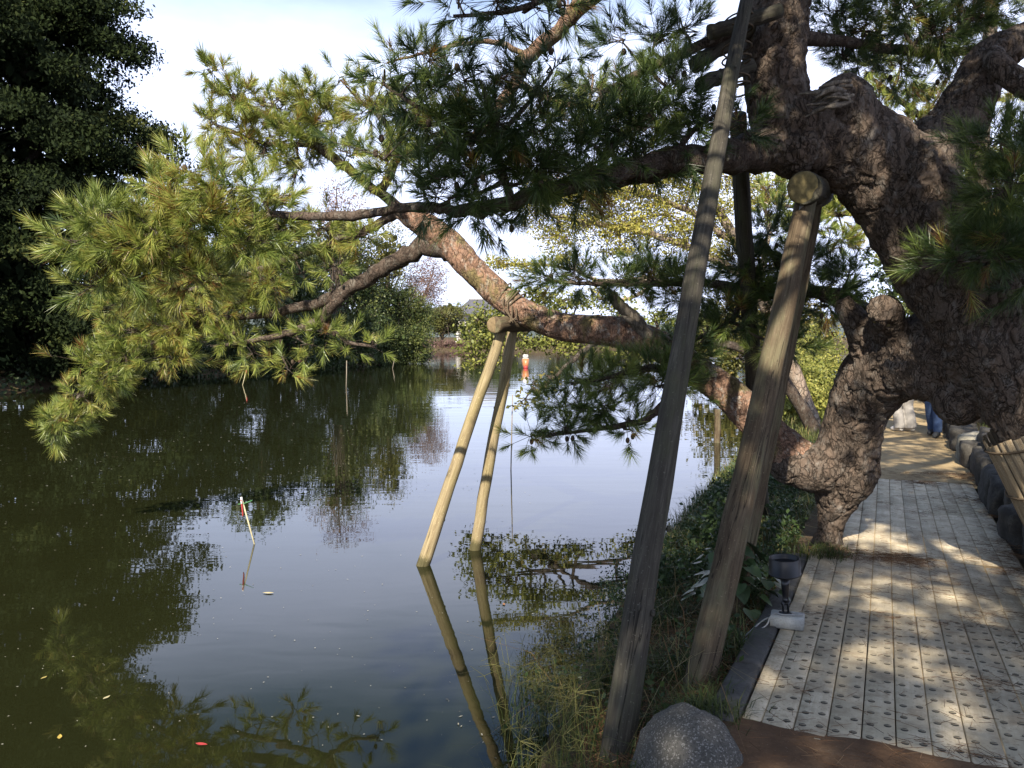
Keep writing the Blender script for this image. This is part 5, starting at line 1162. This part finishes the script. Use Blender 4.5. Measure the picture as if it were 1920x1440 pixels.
# dry wiry grass with spreading seed heads at the near waterside
wg = MB(); n = 420
x = rng.uniform(-.05, .55, n); y = rng.uniform(2.9, 4.6, n); ok = x < .12 + .28 * (y - 3.1) + .2; x, y = x[ok], y[ok]; P = np.stack([x, y, np.maximum(ground_z(x, y), -.02)], -1)
hh = rng.uniform(.16, .36, len(P)); blades(wg, P, hh, .0032, .9, .40 + rng.normal(0, .2, len(P)))
tips = P[:110] + np.stack([rng.normal(0, .06, min(110, len(P))), rng.normal(0, .06, min(110, len(P))), hh[:110] * 1.05], -1)
sticks(wg, P[:110], tips, .0012, .0009, 3, .8)
own = np.repeat(np.arange(len(tips)), 5); dv = unit(rng.normal(0, 1, (len(own), 3)) * (1, 1, .45) + (0, 0, .2)); sticks(wg, tips[own], tips[own] + dv * rng.uniform(.05, .11, (len(own), 1)), .0014, .0008, 3, .82)
wgo = wg.build('wiry_grass', M['grass'], None); tag(wgo, 'wiry grass with spreading seed heads by the water at the foot of the tall prop', 'grass', None, 'stuff')
# brown needles fallen on the planks, the dirt and the path
li = MB()
def litter(n, s0, s1, p0, p1, clump=None, L=(.04, .095), dz=.003):
    s = rng.uniform(s0, s1, n); p = rng.uniform(p0, p1, n)
    if clump:
        k = rng.integers(0, clump, n); a, b = rng.uniform(s0, s1, clump), rng.uniform(p0, p1, clump); s = a[k] + rng.normal(0, .07, n); p = b[k] + rng.normal(0, .09, n)
    p = np.clip(p, -.1, 1.55); q = XY(0, 0) + s[:, None] * DV + p[:, None] * NV; c = np.concatenate([q, (deck_z(s) + dz + rng.random(n) * .004 + np.where(s < 0, .035, 0) + np.where(s > 7.25, .03, 0))[:, None]], -1)
    a = rng.random(n) * math.pi; d = np.stack([np.cos(a), np.sin(a), rng.normal(0, .04, n)], -1) * rng.uniform(L[0], L[1], (n, 1)) * .5
    sticks(li, c - d, c + d, .0011, .0007, 3, np.clip(rng.normal(.45, .25, n), 0, 1))
litter(650, -.9, 7.2, 0, 1.5); litter(900, 0, 7.2, 0, 1.5, 60); litter(900, 3.2, 3.5, .05, .8, 14); litter(1100, 6.9, 7.9, 0, 1.5, 30); litter(500, -1, 0, 0, 1.5, 20); litter(1500, .3, 7.5, 1.3, 1.55, 40)
P = scatter(5200, -.4, 2.6, -1.5, -.14, .2, 3); a = rng.random(len(P)) * math.pi; dd = np.stack([np.cos(a), np.sin(a), rng.normal(.1, .25, len(P))], -1) * rng.uniform(.03, .07, (len(P), 1)); P[:, 2] += .02 + .03 * rng.random(len(P)); sticks(li, P - dd, P + dd, .0015, .0009, 3, np.clip(rng.normal(.5, .25, len(P)), 0, 1))
lo = li.build('fallen_needles', M['litter'], None); tag(lo, 'brown pine needles scattered over the boardwalk and dirt', 'litter', None, 'stuff')

# ------------------------------------------------------------------ marker sticks, post, floating leaves
M['stick'] = plain_mat('pale_stick', (0.42, 0.38, 0.24), .7, .3, 30); M['stickdark'] = plain_mat('grey_stick', (0.20, 0.17, 0.13), .8, .3, 30)
M['red'] = plain_mat('red_ribbon', (0.30, 0.035, 0.035), .6, .15, 20); M['white'] = plain_mat('white_ribbon', (0.75, 0.73, 0.72), .6, .1, 20); M['greentie'] = plain_mat('green_tie', (0.10, 0.30, 0.12), .6, .1, 20)
def stake(label, foot, top, r, mat, ribbon=None):
    e = empty('marker_stick', foot, label, 'stick', 'thin sticks standing in the pond'); foot = np.asarray(foot, float)
    mb = MB(); add_tube(mb, [foot - (top - foot) * .5, (foot + top) / 2 + rng.normal(0, r * .2, 3), top], [r, r, r * .8], seg=7); mb.build('stick', mat, e, smooth=True)
    if ribbon == 'near':
        m2 = MB(); add_tube(m2, [top + (0, -.01, -.01), top + (.008, -.016, -.07), top + (.014, -.016, -.14), top + (.012, -.016, -.17)], [.006, .008, .007, .004], seg=6, sub=3, jit=.12); m2.build('red_ribbon', M['red'], e)
        m3 = MB(); add_tube(m3, [top + (-.002, 0, .01), top + (.004, -.012, -.05)], [.009, .010], seg=7, jit=.1); m3.build('white_tape', M['white'], e)
        m4 = MB(); add_tube(m4, [top + (-.03, -.01, -.055), top + (.02, -.01, -.05), top + (.10, 0, -.02)], .0028, seg=5, sub=3); m4.build('green_tie', M['greentie'], e)
    elif ribbon: m2 = MB(); add_tube(m2, [top + (0, 0, .02), top + (0, 0, -.14)], r * 1.3, seg=7); m2.build('red_tip', M['red'], e)
f = G(477, 1020); stake('pale tilted stick with a red and white ribbon standing in the near water', f, W(453, 934, f[1]), .008, M['stick'], 'near')
f = G(455, 722); stake('leaning stick with a red tip off the dark left shore', f, W(462, 694, f[1]), .016, M['stick'], 'red')
f = G(649, 726); stake('upright thin stick in the water below the left shore shrubs', f, W(650, 676, f[1]), .020, M['stickdark'])
f = G(736, 691); stake('short dark leaning stick by the round tree at the point', f, W(740, 671, f[1]), .024, M['stickdark'])
f = G(958, 880); stake('thin upright rod in the water right of the forked water prop', f, W(961, 740, f[1]), .009, M['stickdark'])
f = G(1345, 830); wp = empty('water_post', f, 'old brown post standing in the water between the two leaning poles', 'post'); pole(wp, f - (0, 0, .6), W(1346, 768, f[1]), .062, .058, M['pole_brown'])
def float_leaf(px, py, L, col, label):
    c = G(px, py); m = NT('floating_leaf_colour'); v = m.coords(); nn = m.noise(v, 60, 4, .6); mt = m.done(m.ramp(nn, [(.3, tuple(x * .6 for x in col)), (.7, col)]), .6)
    prof = [(0, 0), (.18, .12), (.42, .20), (.7, .14), (1, 0)]; vv = [(x - .5, 0, .01 + .12 * (x - .5) ** 2) for x, _ in prof] + [(x - .5, y, .03 + .12 * (x - .5) ** 2) for x, y in prof[1:-1]] + [(x - .5, -y, .035) for x, y in prof[1:-1]]
    ff = [(0, 1, 5), (1, 2, 6, 5), (2, 3, 7, 6), (3, 4, 7), (0, 8, 1), (1, 8, 9, 2), (2, 9, 10, 3), (3, 10, 4)]
    tri = np.array([x for x in ff if len(x) == 3]); qd = np.array([x for x in ff if len(x) == 4])
    mb = MB().add(np.array(vv) * L, tri); mb.f.append(qd); o = link('floating_leaf', mb.mesh('floating_leaf', smooth=True), mt); o.location = (c[0], c[1], .004); o.rotation_euler = (0, 0, rng.random() * 6.28); tag(o, label, 'leaf')
float_leaf(503, 1113, .09, (.55, .47, .26), 'pale yellow leaf floating right of the ribboned stick')
float_leaf(378, 1397, .065, (.45, .05, .05), 'red leaf floating near the bottom left of the pond')
float_leaf(112, 1383, .055, (.50, .36, .08), 'yellow leaf floating left of the red one near the bottom')
float_leaf(200, 1309, .05, (.50, .44, .25), 'small buff leaf floating on the dark reflection at the lower left')
float_leaf(945, 1134, .05, (.34, .15, .05), 'brown leaf floating right of the water prop foot')
float_leaf(82, 1272, .045, (.40, .32, .10), 'tiny yellow leaf floating at the far left of the pond')
sp = MB(); n = 1300; pxs = rng.uniform(0, 1000, n); pys = 705 + 700 * rng.random(n) ** 1.8; ok = ~((pys > 950) & (rng.random(n) < .6))
P = np.array([G(a, b) for a, b in zip(pxs[ok], pys[ok])]); inw = pond_sd(P[:, 0], P[:, 1]) < -.05; P = P[inw]; P[:, 2] = .004
a = rng.random(len(P)) * 6.28; L = rng.uniform(.007, .026, len(P)) * np.clip(P[:, 1] / 8, .55, 2.6); d = np.stack([np.cos(a), np.sin(a), a * 0], -1) * L[:, None]; s = np.stack([-np.sin(a), np.cos(a), a * 0], -1) * (L * .45)[:, None]
sp.add(np.stack([P - d * .5, P + s * .5, P + d * .5, P - s * .5], 1).reshape(-1, 3), np.arange(len(P) * 4).reshape(-1, 4), np.repeat(rng.random(len(P)), 4))
M['speck'] = leaf_mat('floating_bits', [(0, (.16, .14, .09)), (1, (.5, .48, .42))], 0, .7)
q = rng.uniform(0, 1, (900, 2)); seg_ = np.searchsorted(np.linspace(0, 1, 9), q[:, 0]) ; base_ = np.array([POND[1 + min(8, k)] + (POND[2 + min(8, k)] - POND[1 + min(8, k)]) * r_ for k, r_ in zip(seg_, q[:, 1])])
base_[:, 0] -= rng.exponential(.16, len(base_)); ok_ = pond_sd(base_[:, 0], base_[:, 1]) < -.01; base_ = base_[ok_]; P = np.column_stack([base_, np.full(len(base_), .004)]); a = rng.random(len(P)) * 6.28; L = rng.uniform(.008, .03, len(P)); d = np.stack([np.cos(a), np.sin(a), a * 0], -1) * L[:, None]; s = np.stack([-np.sin(a), np.cos(a), a * 0], -1) * (L * .3)[:, None]
sp.add(np.stack([P - d * .5, P + s * .5, P + d * .5, P - s * .5], 1).reshape(-1, 3), np.arange(len(P) * 4).reshape(-1, 4), np.repeat(rng.random(len(P)) * .5, 4))
so = sp.build('floating_specks', M['speck'], None); tag(so, 'pale specks of seed and dust floating on the pond', 'specks', None, 'stuff')

# ------------------------------------------------------------------ temple, lantern, boat
hb = np.array([(908 - 960) / FPX * 205, 205.0, 1.9]); hs = empty('temple_building', hb, 'temple with a big grey tiled hip roof beyond the far shore', 'building')
M['plaster'] = plain_mat('pale_plaster', (.55, .52, .46), .9, .1, 5, .2); M['tile'] = plain_mat('grey_roof_tile', (.115, .115, .135), .6, .25, 6, .4); M['timber'] = plain_mat('dark_timber', (.09, .06, .045), .8, .2, 8, .2); M['ridge'] = plain_mat('pale_ridge_tile', (.42, .42, .43), .7, .2, 6)
zr = zpx(562, 205); ze = zpx(592, 205); bw = MB(); v, f = box_arrays(13, 9, ze - 1.4); bw.add(v + hb + (0, 0, (ze - 1.4) / 2 - .5), f); bw.build('wall', M['plaster'], hs)
for k in range(-2, 3):
    mbx = MB(); v, f = box_arrays(1.5, .12, 1.9, .02); mbx.add(v + hb + (k * 2.4, -4.55, 1.6), f); w1 = mbx.build('window', M['timber'], hs)
    mbx = MB(); v, f = box_arrays(1.2, .06, 1.6); mbx.add(v + hb + (k * 2.4, -4.62, 1.6), f); mbx.build('pane', M['black'], w1)
rf = MB(); ex, ey, rx = 8.4, 6.4, 3.6
def roofpt(t, side):
    z = ze - hb[2] + (zr - ze) * (t ** 1.35); return z
ring = []
for t_ in np.linspace(0, 1, 7):
    x = ex + (rx - ex) * t_; y = ey * (1 - t_) + .12; z = ze + (zr - ze) * t_ ** 1.3
    ring.append([(-x, -y, z), (x, -y, z), (x, y, z), (-x, y, z)])
v = np.array([p for r_ in ring for p in r_], float); v[:, :2] += hb[:2]
q = np.array([(r_ * 4 + k, r_ * 4 + (k + 1) % 4, (r_ + 1) * 4 + (k + 1) % 4, (r_ + 1) * 4 + k) for r_ in range(6) for k in range(4)]); rf.add(v, q); rf.f.append(np.array([(24, 25, 26, 27), (3, 2, 1, 0)])); ro = rf.build('roof', M['tile'], hs)
tl = MB()
for x in np.arange(-rx, rx + .01, .3):
    P = [(hb[0] + x, hb[1] - (ey * (1 - t_) + .12) - .05, ze + (zr - ze) * t_ ** 1.3 + .05) for t_ in np.linspace(0, 1, 7)]; add_tube(tl, P, .06, seg=5)
for k in range(1, 16):
    t0 = k / 16
    for sgn in (-1, 1):
        x = rx + (ex - rx) * t0; P = [(hb[0] + sgn * x, hb[1] - (ey * (1 - t_) + .12) - .05, ze + (zr - ze) * t_ ** 1.3 + .05) for t_ in np.linspace(0, 1 - t0, 5)]; add_tube(tl, P, .06, seg=5)
tlo = tl.build('tile_rows', M['tile'], ro); tlo['kind'] = 'stuff'
rd = MB(); v, f = box_arrays(rx * 2 + .5, .5, .55, .06); rd.add(v + (hb[0], hb[1], zr + .2), f)
for k in range(12): add_blob(rd, (hb[0] - rx + k * rx * 2 / 11, hb[1] - .28, zr + .25), (.14, .06, .14), seg=8, rings=5)
rd.build('ridge', M['ridge'], ro)

lb_ = np.array([(858 - 960) / FPX * 177.6, 177.6, zpx(641, 177.6)]); ln = empty('stone_lantern', lb_, 'pale stone lantern on the far bank under the spreading pine', 'lantern'); M['lst'] = stone_mat('pale_granite', (.42, .41, .38), (.28, .27, .25), (.55, .54, .50), .6)
part_lathe('base', [(.001, -.3), (.5, -.3), (.5, .12), (.3, .22), (.001, .22)], lb_, M['lst'], ln, 12); part_lathe('post', [(.17, .2), (.15, .6), (.17, .95)], lb_, M['lst'], ln, 12)
part_lathe('firebox', [(.001, .95), (.36, 1.0), (.38, 1.1), (.26, 1.14), (.26, 1.5), (.001, 1.5)], lb_, M['lst'], ln, 6); part_lathe('roof', [(.001, 1.48), (.62, 1.5), (.6, 1.6), (.28, 1.85), (.12, 1.95), (.14, 2.05), (.001, 2.25)], lb_, M['lst'], ln, 6)

bt0 = G(985, 689); bt = empty('boat', bt0, 'small orange boat with a white top on the far water behind the lime green tree', 'boat'); M['orange'] = plain_mat('orange_boat_paint', (.34, .145, .06), .4, .12, 6, .5); M['boatwhite'] = plain_mat('white_boat_paint', (.55, .54, .52), .45, .08, 6, .5)
hl = MB(); N_ = 9; ringp = []
for k in range(N_):
    t_ = k / (N_ - 1); y = -1.7 + 3.4 * t_; hw = .27 * math.sin(math.pi * (.22 + .70 * t_)) ** .6; top = .58 - .16 * t_ + .1 * (1 - t_) ** 2
    ringp.append([(-hw, y, top), (-hw * .92, y, top * .4), (-hw * .6, y, -.12), (hw * .6, y, -.12), (hw * .92, y, top * .4), (hw, y, top), (hw - .06, y, top - .01), (hw * .55, y, .06), (-hw * .55, y, .06), (-hw + .06, y, top - .01)])
v = np.array([p for r_ in ringp for p in r_]) + bt0; q = np.array([(r_ * 10 + k, (r_ + 1) * 10 + k, (r_ + 1) * 10 + (k + 1) % 10, r_ * 10 + (k + 1) % 10) for r_ in range(N_ - 1) for k in range(10)]); hl.add(v, q)
hl.f.append(np.array([(0, 1, 2, 3, 4, 5)])); e_ = (N_ - 1) * 10; hl.f.append(np.array([(e_ + 9, e_ + 8, e_ + 1, e_), (e_ + 8, e_ + 7, e_ + 2, e_ + 1), (e_ + 7, e_ + 6, e_ + 3, e_ + 2), (e_ + 6, e_ + 5, e_ + 4, e_ + 3)])); hl.build('hull', M['orange'], bt)
for y in (-.6, .4, 1.2):
    b_ = MB(); v, f = box_arrays(.5, .28, .04, .005); b_.add(v + bt0 + (0, y, .38), f); b_.build('bench', M['boatwhite'], bt)
dk = MB(); v, f = box_arrays(.42, 1.3, .05, .01); dk.add(v + bt0 + (0, -1.0, .67), f); v, f = box_arrays(.36, .8, .24, .05); dk.add(v + bt0 + (0, -.9, .84), f); dk.build('foredeck', M['boatwhite'], bt)
add = MB(); add_blob(add, bt0 + (0, -1.78, .06), (.16, .12, .14), seg=12, rings=8); add.build('fender', M['red'], bt, smooth=True)

# ------------------------------------------------------------------ two walkers on the path
M['skin'] = plain_mat('skin', (.50, .32, .23), .55, .08, 12, .35); M['hair'] = plain_mat('black_hair', (.018, .015, .014), .5, .3, 60, .3)
def cloth(name, c, bump=.3): return plain_mat(name, c, .9, .18, 14, .15, bump)
M['jeans'] = cloth('blue_denim', (.05, .08, .16)); M['greycloth'] = cloth('grey_trousers', (.23, .215, .20)); M['navy'] = cloth('navy_jacket', (.035, .04, .06)); M['beige'] = cloth('beige_jacket', (.30, .25, .19)); M['shoe_dark'] = plain_mat('dark_shoe', (.035, .038, .042), .6, .2, 30, .3); M['shoe_white'] = plain_mat('white_shoe', (.60, .58, .56), .6, .1, 30, .3); M['eye'] = plain_mat('dark_eye', (.02, .015, .012), .2, .1, 10, .5)
def person(label, foot, face, H, trouser, jacket, shoe, stride, wide):
    """a walking adult; local +y is the way the walker faces"""
    root = empty('person', foot, label, 'person'); k = H / 1.7; rot = Matrix.Translation(Vector(foot)) @ Matrix.Rotation(face, 4, 'Z') @ Matrix.Scale(k, 4)
    def T(p): return np.array(rot @ Vector([float(x) for x in p]))
    def limb(mb, pts, rad, seg=12, sub=4): add_tube(mb, [T(p) for p in pts], np.array(rad) * k, seg=seg, sub=sub)
    def bl(mb, c, r, seg=14): add_blob(mb, T(c), np.array(r) * k, seg=seg, M=np.array(Matrix.Rotation(face, 3, 'Z')))
    def skin_of(mb, vox, name, mat, par, sm=5):
        v, n, fs = remesh(mb, vox, sm); return link(name, make_mesh(name, v - np.array(parent_loc(par)), fs, None, True), mat, par)
    hip, knee = .90, .48
    legs = {}
    for sx, st_ in ((-1, stride), (1, -stride)):
        kf = .10 if st_ > 0 else .06
        legs[sx] = [(sx * .085, 0, hip), (sx * .09, st_ * .5 + kf, knee), (sx * .09, st_, .09)]
    b = MB()
    limb(b, [(0, 0, .86), (0, 0, 1.0), (0, .01, 1.2), (0, 0, 1.38), (0, -.01, 1.46)], [.13, .125, .13, .12, .06]); bl(b, (0, 0, .92), (.16, .11, .12)); bl(b, (0, 0, 1.33), (.19, .10, .11))
    limb(b, [(0, -.01, 1.42), (0, 0, 1.50), (0, .01, 1.56)], [.058, .052, .055]); bl(b, (0, .015, 1.605), (.073, .092, .105)); bl(b, (0, .035, 1.545), (.052, .06, .05)); bl(b, (0, .11, 1.59), (.012, .018, .020)); bl(b, (0, .102, 1.553), (.024, .008, .007))
    for sx in (-1, 1):
        bl(b, (sx * .074, .0, 1.60), (.012, .02, .028)); a, kn, an = legs[sx]; limb(b, [a, kn, an], [.085, .056, .040])
        limb(b, [an, (an[0], an[1] + .03, .05), (an[0], an[1] + .15, .03)], [.042, .042, .030])
        sw = -sx * stride * .8; sh, el, wr = (sx * .185, 0, 1.37), (sx * .225, sw * .35 - .03, 1.10), (sx * .215, sw + .05, .86)
        limb(b, [sh, el, wr], [.052, .040, .028]); d = unit(np.array(wr) - np.array(el)); pc = np.array(wr) + d * .05; limb(b, [wr, pc, np.array(wr) + d * .085], [.026, .034, .032])
        for q in range(4):
            o0 = np.array(wr) + d * .085 + np.array([0, -.026 + q * .0175, 0]); l_ = (.062, .075, .070, .055)[q]; limb(b, [o0 - d * .01, o0 + d * l_ * .5 + (-sx * .004, .003, 0), o0 + d * l_ + (-sx * .016, .008, 0)], [.0095, .009, .0075], seg=8, sub=3)
        limb(b, [np.array(wr) + d * .03 + (0, .025, 0), np.array(wr) + d * .06 + (-sx * .008, .052, 0), np.array(wr) + d * .09 + (-sx * .014, .056, 0)], [.012, .0105, .0085], seg=8, sub=3)
    skin_of(b, .0072 * k, 'body', M['skin'], root, 3)
    for sx in (-1, 1):
        e = MB(); bl(e, (sx * .030, .100, 1.612), (.012, .007, .008), 8); e.build('eye', M['eye'], root, smooth=True)
    h = MB(); bl(h, (0, -.012, 1.632), (.084, .098, .094)); bl(h, (0, -.04, 1.58), (.078, .066, .07)); v, n, fs = remesh(h, .01 * k, 3); hi = v + n * (.006 * fbm(v * 40, 5))[:, None]; link('hair', make_mesh('hair', hi - np.array(parent_loc(root)), fs, None, True), M['hair'], root)
    t_ = MB(); limb(t_, [(0, 0, .80), (0, 0, .90), (0, 0, 1.02)], [.13, .155, .14]); bl(t_, (0, 0, .90), (.175, .125, .10))
    for sx in (-1, 1):
        a, kn, an = legs[sx]; lo_ = (an[0], an[1] - .01, .045 if wide else .075); limb(t_, [(a[0], a[1], .86), kn, ((kn[0] + an[0]) / 2, (kn[1] + an[1]) / 2 - .01, .27), lo_], [.108, .080 if not wide else .092, .073 if not wide else .094, .066 if not wide else .098], seg=16)
    v, n, fs = remesh(t_, .012, 3); v = v + n * (.014 * fbm(v * np.array([14, 14, 26]), 77, 3))[:, None]; link('trousers', make_mesh('trousers', v - np.array(parent_loc(root)), fs, None, True), trouser, root)
    j = MB(); limb(j, [(0, 0, .84), (0, 0, 1.05), (0, .01, 1.22), (0, 0, 1.40), (0, -.005, 1.475)], [.155, .15, .155, .145, .075]); bl(j, (0, 0, .95), (.185, .135, .13)); bl(j, (0, 0, 1.33), (.215, .125, .125))
    for sx in (-1, 1):
        sw = -sx * stride * .8; limb(j, [(sx * .18, 0, 1.37), (sx * .228, sw * .35 - .03, 1.10), (sx * .217, sw + .03, .90)], [.070, .056, .046])
    v, n, fs = remesh(j, .014, 3); v = v + n * (.014 * fbm(v * 12, 78, 3))[:, None]; link('jacket', make_mesh('jacket', v - np.array(parent_loc(root)), fs, None, True), jacket, root)
    for sx in (-1, 1):
        an = legs[sx][2]; s_ = MB(); limb(s_, [(an[0], an[1] - .07, .045), (an[0], an[1] + .02, .055), (an[0], an[1] + .13, .04), (an[0], an[1] + .19, .032)], [.040, .048, .045, .028]); limb(s_, [(an[0], an[1] - .01, .04), (an[0], an[1] - .015, .11)], [.045, .046], sub=2)
        v, n, fs = remesh(s_, .009, 2); so_ = link('shoe', make_mesh('shoe', np.maximum(v, [-1e9, -1e9, foot[2]]) - np.array(parent_loc(root)), fs, None, True), shoe, root)
    return root
def path_foot(px, py):
    d = _F + _R * ((px - 960) / FPX) + _U * ((720 - py) / FPX); p = np.array([0, 0, CAM_Z]) + np.array(d) * ((.315 - CAM_Z) / d.z); return p
ft = path_foot(1752, 817); person('walker in blue jeans and dark shoes on the sandy path beyond the arched limb', ft, math.radians(140), 1.68, M['jeans'], M['navy'], M['shoe_dark'], .20, False)
ft = path_foot(1697, 808); person('walker in loose grey trousers and white shoes next to the one in jeans', ft, math.radians(20), 1.62, M['greycloth'], M['beige'], M['shoe_white'], .05, True)
